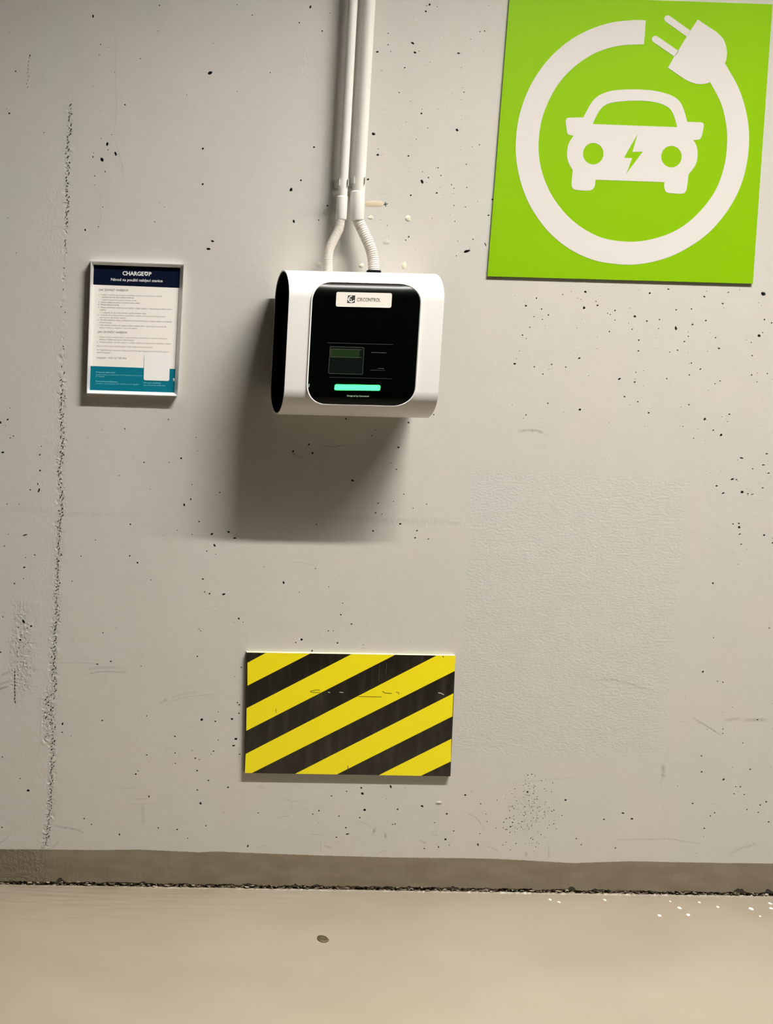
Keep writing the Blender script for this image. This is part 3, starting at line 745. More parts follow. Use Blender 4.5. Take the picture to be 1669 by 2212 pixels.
for hu, hw, hh_ in ((132, 11, .014), (1238, 11, .012), (1600, 16, .013), (686, 9, .009), (1665, 12, .013), (640, 5, .007), (1290, 13, .006), (1150, 6, .007), (535, 11, .006), (884, 6, .008), (310, 9, .005), (980, 7, .006)):
    c0 = at(hu, 1915); c0 = Vector((c0.x, -.0005, fz(c0.x) + .010)); V = [c0]
    for k in range(15):
        a = math.pi * k / 14; V.append(c0 + Vector((math.cos(a) * hw * .00112, R.uniform(-.0004, .0003), math.sin(a) * (hh_ + .004))))
    hm = mesh(V, [(0, k + 1, k) for k in range(1, 15)])
    if sum(p.normal.y for p in hm.polygons) > 0: hm.flip_normals()
    link('chipped_edge', hm, M_chipdark, WALL)


def blob(c, rx, ry, rz, seed, n=1):
    bm = bmesh.new(); bmesh.ops.create_icosphere(bm, subdivisions=n, radius=1)
    rr = random.Random(seed)
    for vv in bm.verts:
        k = rr.uniform(.65, 1.2); vv.co = Vector((c.x + vv.co.x * rx * k, c.y + vv.co.y * ry * k, c.z + vv.co.z * rz * k))
    me = bpy.data.meshes.new('m'); bm.to_mesh(me); bm.free(); return me


A = []; B = []
for i in range(900):
    u = R.uniform(-40, 1710); x = at(u, 1920).x
    big = R.random() ** 2
    rx = .0015 + .0055 * big; rz = .0008 + .0016 * R.random()
    c0 = Vector((x, R.uniform(-.001, .009), fz(x) + R.uniform(.0004, .0115)))
    (A if R.random() < .33 else B).append(blob(c0, rx, .0022, rz, i))
prop(link('joint_rubble', join_meshes(A), M_chip, WALL), kind='stuff')
prop(link('joint_crumbs', join_meshes(B), M_chip2, WALL), kind='stuff')
# pale lip of floor coating turned up along the joint
V = []; FC = []
k = 0
for u in np.arange(-60, 1730, 5.0):
    x = at(float(u), 1925).x
    h = .0012 + (.0022 * R.random() if u > 900 else .001 * R.random())
    V += [(x, -.0045 - R.uniform(0, .002), fz(x) - .0002), (x, -.001, fz(x) + h), (x, .004, fz(x) + h * R.uniform(.2, 1))]
    if k: FC += [(3 * k - 3, 3 * k, 3 * k + 1, 3 * k - 2), (3 * k - 2, 3 * k + 1, 3 * k + 2, 3 * k - 1)]
    k += 1
link('coating_lip', mesh(V, FC), M_floor, FLOOR)


# ------------------------------------------------------------------ filler spots, pen cross
def lobed(u, v, ru, rv, ang=0, n=18, am=.18, seed=0):
    rr = random.Random(seed); a = math.radians(ang); ph = [rr.uniform(0, 6.28) for _ in range(3)]
    out = []
    for k in range(n):
        th = 2 * math.pi * k / n; q = 1 + am * (math.sin(2 * th + ph[0]) * .6 + math.sin(3 * th + ph[1]) * .5 + math.sin(5 * th + ph[2]) * .3)
        dx, dv = math.cos(th) * ru * q, math.sin(th) * rv * q
        out.append((u + dx * math.cos(a) - dv * math.sin(a), v + dx * math.sin(a) + dv * math.cos(a)))
    return out


def dome(u, v, ru, rv, h, seed, ang=0, am=.18):
    """thin raised smear of filler on the wall"""
    def se(k):
        o = []
        for i in range(20):
            th = 2 * math.pi * i / 20; c_, s_ = math.cos(th), math.sin(th)
            o.append((u + math.copysign(abs(c_) ** .45, c_) * (ru - (1 - k) * rv) * 1.0, v + math.copysign(abs(s_) ** .6, s_) * rv * k))
        return o
    if ru > 15: ol, il = se(1), se(.72)
    else: ol = lobed(u, v, ru, rv, ang, 20, am, seed); il = lobed(u, v, ru * .72, rv * .72, ang, 20, am, seed)
    V = [at(*q, 0.0004) for q in ol] + [at(*q, -h) for q in il] + [at(u, v, -h * 1.15)]
    n = 20; FC = [(i, (i + 1) % n, n + (i + 1) % n, n + i) for i in range(n)] + [(n + i, n + (i + 1) % n, 2 * n) for i in range(n)]
    me = fix(mesh(V, FC, True)); 
    if sum(p.normal.y for p in me.polygons) > 0: me.flip_normals()
    return me


for i, (u, v, ru, rv, h, mm, ang) in enumerate(((800.6, 470, 7.6, 4.6, .0008, M_fill, -12), (881, 472, 6.5, 8, .0010, M_fill, 10), (704, 458.5, 7.5, 8, .0006, M_fillgrey, 0),
                                              (745, 521, 10.5, 9.8, .0008, M_fillgrey, 0), (834.5, 523, 8.5, 7, .0005, M_fillgrey, 0), (780.5, 574, 6.2, 5, .0010, M_fill, 10),
                                              (872.5, 574, 6.0, 8.5, .0010, M_fill, 12), (689, 571, 6, 6.5, .0006, M_fill, 0), (948, 1734, 7, 4.2, .0010, M_fillgrey, 0),
                                              (808, 440.5, 21, 7.8, .0005, M_fill2, 2))):
    link('filler_patch', dome(u, v, ru, rv, h, i, ang, .1 if mm is M_fill2 else .16), mm, WALL)
cr = join_meshes([ribbon([at(828.5, 442, -.0004), at(837, 440, -.0004)], .0017, depth=.0003), ribbon([at(832, 436.5, -.00045), at(833, 446, -.00045)], .0017, depth=.0003)])
link('pen_cross', cr, M_pen, WALL)

# ------------------------------------------------------------------ floor details
def flo(u, v):
    d = ray(u, v); a = CAM.z + 0 - FSL * (CAM.x + .0358)
    tt = -(CAM.z - FSL * (CAM.x + .0358)) / (d.z - FSL * d.x)
    return CAM + d * tt


spots = [(1188, 1943, 4, 1.6), (1207, 1948.5, 4, 1.5), (1306, 1944, 4.2, 1.6), (1424, 1977.5, 4.2, 2.4), (1467, 1961, 4.6, 2.4), (1486, 1976, 4.4, 2.4),
         (1550, 1959, 3.8, 1.8), (1510, 1949, 3.4, 1.5), (1622, 1963, 5.6, 2.6), (1663, 1951.5, 4.6, 1.8), (1665, 1962, 4.2, 2), (1641, 1979, 3, 1.2), (1447, 1947, 3, 1.1)]
for i, (u, v, a, b) in enumerate(spots):
    ol = [flo(*q) for q in lobed(u, v, a, b, 22, 12, .12, i)]; c0 = flo(u, v)
    V = ol + [c0.lerp(p, .6) + Vector((0, 0, .0007)) for p in ol] + [c0 + Vector((0, 0, .0009))]
    n = 12; FC = [(k, (k + 1) % n, n + (k + 1) % n, n + k) for k in range(n)] + [(n + k, n + (k + 1) % n, 2 * n) for k in range(n)]
    me = fix(mesh(V, FC, True))
    if sum(p.normal.z for p in me.polygons) < 0: me.flip_normals()
    link('paint_drip', me, M_spot, FLOOR)
# leaf: oval, one pointed end, slightly cupped with a midrib
ol = [(684.5, 2027), (686, 2023.5), (689, 2021.8), (694, 2021.6), (699, 2022.3), (704, 2024.6), (708, 2028), (710.5, 2031.6), (708, 2034.6), (703, 2036.3), (696, 2036.8), (690, 2034), (686, 2031)]
P = [flo(*q) for q in ol]; c0 = flo(697, 2029)
n = len(P)
V = [p + Vector((0, 0, .0016 + .0005 * math.sin(3 * k))) for k, p in enumerate(P)] + [c0.lerp(p, .55) + Vector((0, 0, .0007)) for p in P] + [c0 + Vector((0, 0, .0012))]
V += [p + Vector((0, 0, .0002)) for p in P]
FC = [(k, (k + 1) % n, n + (k + 1) % n, n + k) for k in range(n)] + [(n + k, n + (k + 1) % n, 2 * n) for k in range(n)]
FC += [(k, 2 * n + 1 + k, 2 * n + 1 + (k + 1) % n, (k + 1) % n) for k in range(n)]
FC += [tuple(2 * n + 1 + k for k in range(n))]
leafroot = empty('fallen_leaf', c0, 'small brown oval dry leaf lying on the beige floor', 'leaf')
link('blade', fix(mesh(V, FC, True)), M_leaf, leafroot)
mr = [flo(685.5, 2027.5) + Vector((0, 0, .0018)), flo(691, 2028) + Vector((0, 0, .0016)), flo(700, 2029.5) + Vector((0, 0, .0017)), flo(709.5, 2031.4) + Vector((0, 0, .0019))]
link('midrib', tube(mr, [.0007, .0006, .0005, .0003], 6), mat('leaf_midrib_tan', (0.10, .08, .035), .6), leafroot)

# ------------------------------------------------------------------ green charging sign
SIGN_Y = -0.0048


def sg(u, v, y=SIGN_Y): return at(u, v, y)


def sz(x, y): return sg(1040 + x / 2.6534, y / 2.6534, SIGN_Y - .0004)      # positions read off the enlarged sign


sroot = empty('charging_bay_sign', sg(1340, 605, 0), 'large square lime green sign with white car and plug ring, top right of the wall', 'sign')
quad = [sg(1052.5, 596.8), sg(1625.5, 612.9), sg(1668.0, 9.3), sg(1100.7, -10.2)]
link('panel', prism([quad], Vector((0, .0030, 0))), [M_green], sroot)
bk = [q.lerp((quad[0] + quad[2]) / 2, .006) + Vector((0, .0031, 0)) for q in quad]
link('backing_board', prism([bk], Vector((0, .0014, 0))), M_signedge, sroot)

# ring cable: outer ellipse and inner ellipse measured on the sign
def ell(cx, cy, rx, ry, a0, a1, n):
    out = []
    for i in range(n + 1):
        a = math.radians(a0 + (a1 - a0) * i / n)
        out.append((cx + rx * math.cos(a), cy + ry * math.sin(a)))
    return out


def spline(P, n=10, closed=False):
    out = []; N = len(P)
    rng = range(N if closed else N - 1)
    for i in rng:
        g = (lambda k: P[k % N]) if closed else (lambda k: P[max(0, min(N - 1, k))])
        p0, p1, p2, p3 = g(i - 1), g(i), g(i + 1), g(i + 2)
        for j in range(n):
            s = j / n; s2 = s * s; s3 = s2 * s
            out.append(tuple(.5 * ((2 * p1[k]) + (-p0[k] + p2[k]) * s + (2 * p0[k] - 5 * p1[k] + 4 * p2[k] - p3[k]) * s2 + (-p0[k] + 3 * p1[k] - 3 * p2[k] + p3[k]) * s3) for k in (0, 1)))
    if not closed: out.append(P[-1])
    return out


outer = spline([(940, 117), (880, 115), (740, 130), (600, 178), (480, 250), (370, 355), (280, 490), (222, 640), (197, 790), (200, 930), (235, 1080), (295, 1210), (385, 1330),
                (500, 1425), (640, 1490), (790, 1515), (920, 1512), (1060, 1478), (1190, 1415), (1310, 1325), (1410, 1205), (1480, 1075), (1520, 930), (1532, 780), (1515, 640), (1470, 500), (1393, 362)], 6)
inner = spline([(1308, 470), (1370, 590), (1400, 710), (1406, 820), (1390, 950), (1345, 1080), (1270, 1190), (1170, 1285), (1060, 1345), (940, 1378), (830, 1385), (700, 1366),
                (590, 1315), (490, 1235), (405, 1125), (350, 1000), (326, 870), (335, 730), (370, 610), (440, 480), (540, 375), (660, 300), (790, 262), (930, 254)], 6)
link('cable_ring', prism([[sz(*q) for q in outer + inner]]), M_signwhite, sroot)
plug = [(1238, 112), (1195, 176)] + [(1175, 209), (1126, 290)] + [(1103, 325), (1067, 388)] + spline([(1067, 388), (1150, 445), (1195, 470), (1245, 482), (1290, 478), (1310, 468)], 5)[1:] \
    + spline([(1340, 430), (1393, 362), (1404, 320), (1403, 280), (1385, 225), (1345, 183)], 5)
def capsule(a, b, hw):
    dx, dy = b[0] - a[0], b[1] - a[1]; L = math.hypot(dx, dy); an = math.atan2(dy, dx)
    return [(a[0] - math.sin(an) * hw, a[1] + math.cos(an) * hw), (a[0] + math.sin(an) * hw, a[1] - math.cos(an) * hw)] + \
        [(b[0] + hw * math.cos(an + math.radians(t)), b[1] + hw * math.sin(an + math.radians(t))) for t in range(-90, 91, 15)]


pr1 = capsule((1187, 194), (1066, 108), 20); pr2 = capsule((1117, 309), (995, 225), 20)
link('plug_body', prism([[sz(*q) + Vector((0, -.0001, 0)) for q in plug]]), M_signwhite, sroot)
for pr in (pr1, pr2):
    link('plug_pin', prism([[sz(*q) + Vector((0, -.0001, 0)) for q in pr]]), M_signwhite, sroot)
car = spline([(583, 673), (625, 595), (660, 556), (700, 534), (760, 518), (870, 512), (980, 519), (1060, 537), (1110, 560), (1140, 590), (1160, 635), (1178, 698)], 5)
car += [(1255, 701)] + spline([(1255, 701), (1268, 706), (1272, 722), (1262, 775), (1252, 795), (1238, 801), (1212, 802)], 4)
car += spline([(1212, 802), (1232, 840), (1237, 890), (1225, 945), (1185, 1000)], 6)
car += spline([(1185, 1000), (1175, 1080), (1165, 1103), (1145, 1110), (1080, 1107), (1055, 1098), (1046, 1070), (1047, 1044)], 4)
car += spline([(1047, 1044), (652, 1030)], 1)
car += spline([(652, 1030), (648, 1065), (635, 1085), (610, 1092), (545, 1089), (522, 1078), (515, 1050), (522, 975)], 4)
car += spline([(522, 975), (497, 930), (489, 880), (498, 825), (527, 777)], 6)
car += spline([(527, 777), (505, 774), (492, 765), (488, 750), (482, 700), (486, 683), (500, 675), (583, 673)], 4)
win = spline([(636, 711), (665, 650), (700, 608), (760, 586), (880, 577), (990, 585), (1060, 610), (1090, 640), (1108, 685), (1119, 729)], 5)
l1 = ell(639, 881, 59, 62, 0, 345, 23); l2 = ell(1087, 898, 59, 62, 0, 345, 23)
bolt = [(893, 768), (815, 905), (862, 906), (828, 997), (923, 869), (864, 871)]
dd = [];
for q in car:
    if not dd or abs(q[0] - dd[-1][0]) + abs(q[1] - dd[-1][1]) > 1.5: dd.append(q)
if abs(dd[0][0] - dd[-1][0]) + abs(dd[0][1] - dd[-1][1]) < 2: dd.pop()
link('car_symbol', prism([[sz(*q) for q in L] for L in (dd, win, l1, l2, bolt)]), M_signwhite, sroot)

# ------------------------------------------------------------------ hazard plate
HZ_Y = -0.0098


def hz(x, y, dy=0.0): return at(500 + x / 3.2096, 1370 + y / 3.2096, HZ_Y + dy)


hroot = empty('hazard_plate', hz(800, 980), 'black and yellow diagonally striped impact plate low on the wall', 'hazard plate')
hq = [hz(92, 962), hz(1517, 985), hz(1552, 150), hz(106, 127)]
link('board', prism([[q + Vector((0, .0003, 0)) for q in hq]], Vector((0, .0093, 0))), M_hblack, hroot)  # black edges put the shade on the board's side into the colour
tq = [hz(106, 127), hz(1552, 150)]
link('top_edge', fix(mesh([tq[0], tq[1], tq[1] + Vector((0, .0093, 0)), tq[0] + Vector((0, .0093, 0)), tq[0] + Vector((0, 0, .0007)), tq[1] + Vector((0, 0, .0007)), tq[1] + Vector((0, .0093, .0007)), tq[0] + Vector((0, .0093, .0007))], [(0, 1, 2, 3), (4, 5, 6, 7), (0, 1, 5, 4), (1, 2, 6, 5), (2, 3, 7, 6), (3, 0, 4, 7)])), M_foam, hroot)
cuts = [((106, 127), (106, 127)), ((110, 198), (238, 129)), ((110, 357), (545, 134)), ((104, 513), (832, 138)), ((102, 670), (1133, 143)), ((98, 830), (1420, 148)),
        ((140, 963), (1547, 255)), ((440, 968), (1537, 410)), ((730, 972), (1530, 570)), ((1020, 977), (1523, 725)), ((1312, 982), (1520, 882)), ((1517, 985), (1517, 985))]
cnr = {4: [], 5: []}
for i in range(len(cuts) - 1):
    (a0, a1), (b0, b1) = cuts[i], cuts[i + 1]
    poly = []
    if i == 0: poly = [a0, b0, b1]
    elif i == len(cuts) - 2: poly = [a0, b0, a1]
    else:
        poly = [a0, b0, b1, a1]
        if i == 5: poly = [a0, (92, 962), b0, b1, (1552, 150), a1]
    link('stripe', prism([[hz(*q) for q in poly]], Vector((0, .00025, 0))), M_hblack if i % 2 == 0 else M_yellow, hroot)
M_scr = mat('scratch_pale', (0.5, .48, .4), .6)
M_scrd = mat('scratch_dark', (0.12, .09, .01), .6)
for pl, wdt, mm in (([(668, 402), (682, 405)], 1.6, M_scr), ([(748, 402), (775, 405)], 1.4, M_scr), ([(1432, 406), (1450, 409), (1472, 420)], 1.8, M_scr),
                    ([(545, 395), (575, 388), (612, 386)], 1.0, M_scrd), ([(548, 400), (590, 405), (615, 403)], 1.0, M_scrd), ([(1045, 395), (1065, 408), (1110, 410)], 1.1, M_scrd),
                    ([(1140, 400), (1162, 406), (1155, 418)], 1.0, M_scrd), ([(806, 912), (808, 975)], 1.1, M_hblack), ([(1465, 150), (1468, 160)], 1.6, M_scrd),
                    ([(308, 515), (309, 545)], .8, M_scrd), ([(880, 432), (1040, 434)], .8, M_scrd), ([(1025, 210), (1022, 330)], 1.0, mat('scuff_brown', (.06, .05, .03), .5)), ([(1075, 200), (1068, 280)], 1.2, mat('scuff_brown', (.06, .05, .03), .5))):
    link('scratch', ribbon([hz(*q, -.0003) for q in pl], wdt * .0011), mm, hroot)

# ------------------------------------------------------------------ framed instruction poster
FR_Y, PA_Y = -0.0160, -0.0066


def pz(x, y, yy=PA_Y): return at(160 + x / 6.144, 540 + y / 6.144, yy)      # positions read off the enlarged poster


froot = empty('poster_frame', pz(760, 1920), 'silver frame with a navy, white and teal instruction poster, left of the charger', 'framed poster')
ou = [pz(165, 1905, FR_Y), pz(1376, 1942, FR_Y), pz(1461, 190, FR_Y), pz(221, 146, FR_Y)]         # BL BR TR TL
cen = (ou[0] + ou[1] + ou[2] + ou[3]) / 4


def inset(P, d):
    out = []
    for i in range(4):
        a, b, c2 = P[i - 1], P[i], P[(i + 1) % 4]
        e1 = (a - b).normalized(); e2 = (c2 - b).normalized()
        out.append(b + (e1 + e2) * d)
    return out


rim = inset(ou, .0014); inn = [q + Vector((0, FR_Y * -1 + PA_Y - .0012, 0)) for q in inset(ou, .0078)]
wallq = [q + Vector((0, -FR_Y - .0002, 0)) for q in ou]
names = ('bottom', 'right', 'top', 'left')
for i in range(4):
    j = (i + 1) % 4
    V = [ou[i], ou[j], rim[i], rim[j], inn[i], inn[j], wallq[i], wallq[j], inn[i] + Vector((0, .003, 0)), inn[j] + Vector((0, .003, 0))]
    g = (V[1] - V[0]).normalized() * .00022
    for k in (0, 2, 4, 6, 8): V[k] = V[k] + g
    for k in (1, 3, 5, 7, 9): V[k] = V[k] - g
    link('frame_rail', fix(mesh(V, [(0, 1, 3, 2), (2, 3, 5, 4), (4, 5, 9, 8), (0, 6, 7, 1), (6, 8, 9, 7), (0, 2, 4, 8, 6), (1, 7, 9, 5, 3)])), M_alu, froot)
bkq = inset(wallq, .004); bkq = [Vector((q.x, PA_Y + .0002, q.z)) for q in bkq]
link('backing_sheet', prism([bkq], Vector((0, .004, 0))), M_black, froot)
pq = [Vector((q.x, PA_Y, q.z)) for q in inset(wallq, .0072)]
sheet = link('poster_sheet', prism([pq], Vector((0, .00015, 0))), M_paper, froot)
SH = froot
x0a, x1a = pq[0], pq[1]


def lerp4(s, tt, dy):       # s across 0..1, t up 0..1 on the sheet
    b = pq[0].lerp(pq[1], s); a = pq[3].lerp(pq[2], s); q = b.lerp(a, tt); return Vector((q.x, PA_Y - dy, q.z))


link('header_print', prism([[lerp4(0, .842, .0002), lerp4(1, .839, .0002), lerp4(1, 1, .0002), lerp4(0, 1, .0002)]], Vector((0, .0001, 0))), M_navy, sheet)
link('footer_print', prism([[lerp4(0, 0, .0002), lerp4(1, 0, .0002), lerp4(1, .192, .0002), lerp4(0, .195, .0002)]], Vector((0, .0001, 0))), M_teal, sheet)
cq = [pz(922, 1728, PA_Y - .0008), pz(1262, 1740, PA_Y - .0008), pz(1272, 1395, PA_Y - .0008), pz(932, 1385, PA_Y - .0008)]


def rq(Q, r, n=5):
    out = []
    for i in range(4):
        a, b, c2 = Q[i - 1], Q[i], Q[(i + 1) % 4]
        e1 = (a - b).normalized() * r; e2 = (c2 - b).normalized() * r
        for k in range(n + 1):
            s = k / n; p = (b + e1).lerp(b, s).lerp(b.lerp(b + e2, s), s); out.append(p)
    return out


link('blank_label', prism([rq(cq, .0045)], Vector((0, .0003, 0))), M_card, sheet)


def ptext(name, txt, a, b, m, bold=0.0, hs=1.0, h=None):
    return link(name, text_mesh(txt, pz(*a), pz(*b), (.00026 if m in (M_inkw, M_cyan) else .00005), bold, hs, h), m, sheet)


ptext('title_lettering', 'CHARGE', (642, 334), (925, 342), M_inkw, .03, 1.0, .0128)
link('title_lettering', prism([[pz(*q, PA_Y - .00026) for q in ((934, 288), (979, 289), (979, 325), (971, 338), (957, 345), (943, 338), (934, 325))],
                               [pz(*q, PA_Y - .00026) for q in ((957, 297), (967, 312), (964, 328), (951, 328), (946, 312))]], Vector((0, .00004, 0))), M_inkw, sheet)
ptext('title_lettering', 'P', (988, 344), (1026, 345), M_inkw, .03, 1.0, .0128)
ptext('subtitle_lettering', 'Návod na použití nabíjecí stanice', (488, 407), (1173, 428), M_inkw, .012)
lines = [('JAK ZAHÁJIT NABÍJENÍ?', (328, 541), (718, 549), .012),
         ('1.  V aplikaci na adrese app.chargeup.cz vyhledejte tuto stanici pomocí čísla na výrobku', (325, 600), (1165, 622), 0),
         ('◦  Načtěte QR kód níže mobilním telefonem', (345, 634), (795, 643), .01), ('◦  Opište kód stanice do pole na úvodní straně', (345, 668), (822, 680), 0),
         ('2.  Vyberte nabíjecí konektor, na kterém chcete nabíjet', (322, 700), (872, 714), .008), ('3.  Připojte kabel do vozidla', (320, 732), (598, 740), .012),
         ('4.  Zahajte objednávku nabíjení pomocí tlačítka „Zahájit nabíjení“ a dále pokračujte dle instrukcí v', (320, 768), (1308, 797), .004),
         ('aplikaci', (343, 801), (424, 804), 0), ('◦  V případě, že jste nový uživatel, vyplňte platební údaje', (340, 838), (955, 853), 0),
         ('5.  V případě, že je nabíjení zdarma zpoplatněno, nejdříve prosím proveďte platbu kartou i', (317, 869), (1222, 893), 0), ('autorizované výši Vašeho nabíjení', (338, 903), (682, 912), 0),
         ('6.  Potvrďte zahajovací dialog a počkejte až se zobrazí informace o začátku nabíjení a množstvím', (315, 934), (1295, 962), .006), ('dodané energie', (336, 969), (497, 973), 0),
         ('7.  Vaše nabíjení započíná, stav nabíjení můžete kdykoli ověřit v aktivní lince na Vaší straně', (313, 1003), (1223, 1028), .004), ('aplikace notifikace o stávajícím či ukončení nabíjení', (335, 1037), (834, 1050), 0),
         ('JAK UKONČIT NABÍJENÍ?', (312, 1098), (703, 1108), .012),
         ('1.  Odpojte zásuvkové tlačítko nabíjení v aplikaci (výchozí) v případě kabel v rámci jsou objednávkou', (310, 1160), (1230, 1184), 0), ('příkazem z tlačítka nebo pomocí aktivní nabíjení', (332, 1195), (798, 1206), .006),
         ('2.  Stiskněte tlačítko „Ukončit nabíjení“ a vyčkejte, dokud se nezobrazí konec objednávky nabíjení', (306, 1228), (1283, 1254), 0),
         ('Nyní je možné vypnout nabíjecí kabel z Vašeho elektro auta a jet čistotou.', (303, 1280), (1040, 1300), 0),
         ('For English/German description, please choose web page chargeup.cz and switch the web to', (303, 1333), (1250, 1360), 0), ('desired language!', (302, 1366), (482, 1371), 0)]
for txt, a, b, bo in lines:
    ptext('text_line', txt, a, b, M_txt, bo)
ptext('telephone_line', 'Helpdesk: +420 227 400 836', (300, 1440), (693, 1449), M_txt, 0)
for txt, a, b, bo in (('Provozovatel nabíjecí stanice:', (290, 1627), (545, 1634), .02), ('ChargeUp Holding s.r.o., Českobrodská 1174/17, Praha-Dolní Počernice, 190 12', (288, 1658), (905, 1675), 0), ('IČ: 17760020', (288, 1684), (402, 1688), 0),
                      ('Provozovatel parkoviště systému:', (288, 1748), (578, 1757), .02), ('SmartPark a.s., Černokostelecká 213/34, 100 00 Praha 10, IČ: 28508009', (287, 1777), (858, 1793), 0),
                      ('Číslo stanice: 2/022/04/078', (920, 1768), (1148, 1775), .01), ('Adresa: Českobrodská 17/PHP4, Praha', (918, 1799), (1210, 1808), .01)):
    ptext('address_line', txt, a, b, M_cyan, bo)
fk = [(1308, 1704), (1330, 1702), (1357, 1731), (1348, 1745), (1312, 1741), (1318, 1724)]
link('white_fleck', prism([[pz(*q, PA_Y - .0006) for q in fk]], Vector((0, .0002, 0))), M_inkw, sheet)  # small white mark at the sheet's right edge

# ------------------------------------------------------------------ charging wall box
CX, CZM, CW, CH, CRO = 0.564396, 1.172087, 0.337562, 0.322728, -0.004176
YC, YA = -0.085, 0.0775           # profile centre and half depth
ZB_, ZT_ = 1.1718, 1.4950
RB, RT = 0.064, 0.062             # heights of the rounded ends


def profile(off=0.0, n=16):
    """closed loop (y, z) of the casing section, counter-clockwise seen from the left"""
    out = []
    for k in range(n + 1):          # top half ellipse from front to back
        a = math.pi * k / n
        out.append((YC - (YA - off) * math.cos(a), ZT_ - RT + (RT - off) * math.sin(a)))
    for k in range(n + 1):
        a = math.pi * k / n
        out.append((YC + (YA - off) * math.cos(a), ZB_ + RB - (RB - off) * math.sin(a)))
    # gentle belly on front and back faces
    return [(y, z) for y, z in out]


def xs_at(z, x): return x + CRO * (CZM + CH / 2 - z)


croot = empty('charging_wall_box', (CX + CW / 2, -.005, ZB_), 'white rounded wall box with glossy black front and lit green bar, fixed below the conduits', 'charger')


def shell(po, pi, xa, xb, m, name, cap=False):
    V = []; FC = []; n = len(po)
    for x in (xa, xb):
        for pr in (po, pi):
            for (y, z) in pr: V.append((xs_at(z, x), y, z))
    for i in range(n):
        j = (i + 1) % n
        FC += [(i, j, 2 * n + j, 2 * n + i), (n + i, 3 * n + i, 3 * n + j, n + j), (i, n + i, n + j, j), (2 * n + i, 2 * n + j, 3 * n + j, 3 * n + i)]
    me = fix(mesh(V, FC))
    o = link(name, me, m, croot)
    soft(me, 35)
    return o


N_ = 24
cas = shell(profile(0, N_), profile(.0028, N_), CX, CX + CW, M_white, 'casing')
shell(profile(.0029, N_), profile(.0036, N_), CX + .0012, CX + CW - .0012, M_black, 'inner_lining')
pc = profile(.0037, N_)
for xa, xb in ((CX + .03, CX + .033), (CX + CW - .033, CX + CW - .03)):
    V = [(xs_at(z, x), y, z) for x in (xa, xb) for (y, z) in pc]; n = len(pc)
    FC = [tuple(range(n)), tuple(range(2 * n - 1, n - 1, -1))] + [(i, (i + 1) % n, n + (i + 1) % n, n + i) for i in range(n)]
    link('end_plate', fix(mesh(V, FC)), M_black, croot)
# wall bracket between casing and wall
link('mounting_bracket', box(CX + .07, CX + CW - .07, -.009, .0, ZB_ + .06, ZT_ - .06, .001), M_black, croot)


def front_y(z, off=0.0):
    if z > ZT_ - RT: q = (z - (ZT_ - RT)) / (RT + off)
    elif z < ZB_ + RB: q = ((ZB_ + RB) - z) / (RB + off)
    else: q = 0
    return YC - (YA + off) * math.sqrt(max(0, 1 - q * q))


def onc(u, v, off=0.0):
    """point of the curved front of the casing seen at an image position"""
    z = 1.33; p = None
    for _ in range(30):
        p = at(u, v, front_y(z, off)); z = z * .4 + p.z * .6
    p = at(u, v, front_y(p.z, off)); return p


# front panel: rounded rectangle wrapped over the profile
pTL, pTR, pBR, pBL = onc(671.5, 640), onc(908, 650), onc(897, 835), onc(663, 832)
zt = (onc(708.5, 609.5).z + onc(869.5, 613.5).z) / 2; zb = (onc(688, 873).z + onc(859.5, 877).z) / 2
xl = (onc(672.3, 655.6).x + onc(663.2, 834).x) / 2; xr = (onc(908.3, 653).x + onc(897, 831.8).x) / 2


def arc_table():
    T = []; s = 0; z = zb; pv = None; n = 400
    for i in range(n + 1):
        z = zb + (zt - zb) * i / n; y = front_y(z)
        if pv: s += math.hypot(y - pv[0], z - pv[1])
        T.append((s, z)); pv = (y, z)
    return T


AT = arc_table(); SL = AT[-1][0]


def z_of(s):
    if s <= 0: return zb + s * .6
    if s >= SL: return zt + (s - SL) * .6
    for (a, za), (b, zb2) in zip(AT, AT[1:]):
        if a <= s <= b: return za + (zb2 - za) * (s - a) / (b - a + 1e-12)


def wrap(x, s, off):
    z = z_of(s); return Vector((xs_at(z, x), front_y(z, off) , z))


def wrap_plate(x0, x1, s0, s1, rad, off, thick, nz_=44):
    """curved rounded plate: rows along s, each a strip from left to right outline"""
    rows = []
    for i in range(nz_ + 1):
        # cluster rows toward the rounded ends
        tt = i / nz_; tt = .5 - .5 * math.cos(math.pi * tt); s = s0 + (s1 - s0) * tt
        d = 0
        if s < s0 + rad: d = rad - math.sqrt(max(0, rad ** 2 - (s0 + rad - s) ** 2))
        elif s > s1 - rad: d = rad - math.sqrt(max(0, rad ** 2 - (s - s1 + rad) ** 2))
        rows.append((s, x0 + d, x1 - d))
    V = []; FC = []; K = 9
    for s, a, b in rows:
        for k in range(K): V.append(wrap(a + (b - a) * k / (K - 1), s, off))
        V.append(wrap(a, s, off - thick)); V.append(wrap(b, s, off - thick))
    S = K + 2
    for i in range(nz_):
        for k in range(K - 1): FC.append((i * S + k, i * S + k + 1, (i + 1) * S + k + 1, (i + 1) * S + k))
        FC.append((i * S, (i + 1) * S, (i + 1) * S + K, i * S + K)); FC.append((i * S + K - 1, i * S + K + 1, (i + 1) * S + K + 1, (i + 1) * S + K - 1))
    me = mesh(V, FC)
    bm = bmesh.new(); bm.from_mesh(me); bmesh.ops.remove_doubles(bm, verts=bm.verts, dist=1e-6); bmesh.ops.recalc_face_normals(bm, faces=bm.faces); bm.to_mesh(me); bm.free()
    if sum(p.normal.y * p.area for p in me.polygons) > 0: me.flip_normals()
    return soft(me, 40)


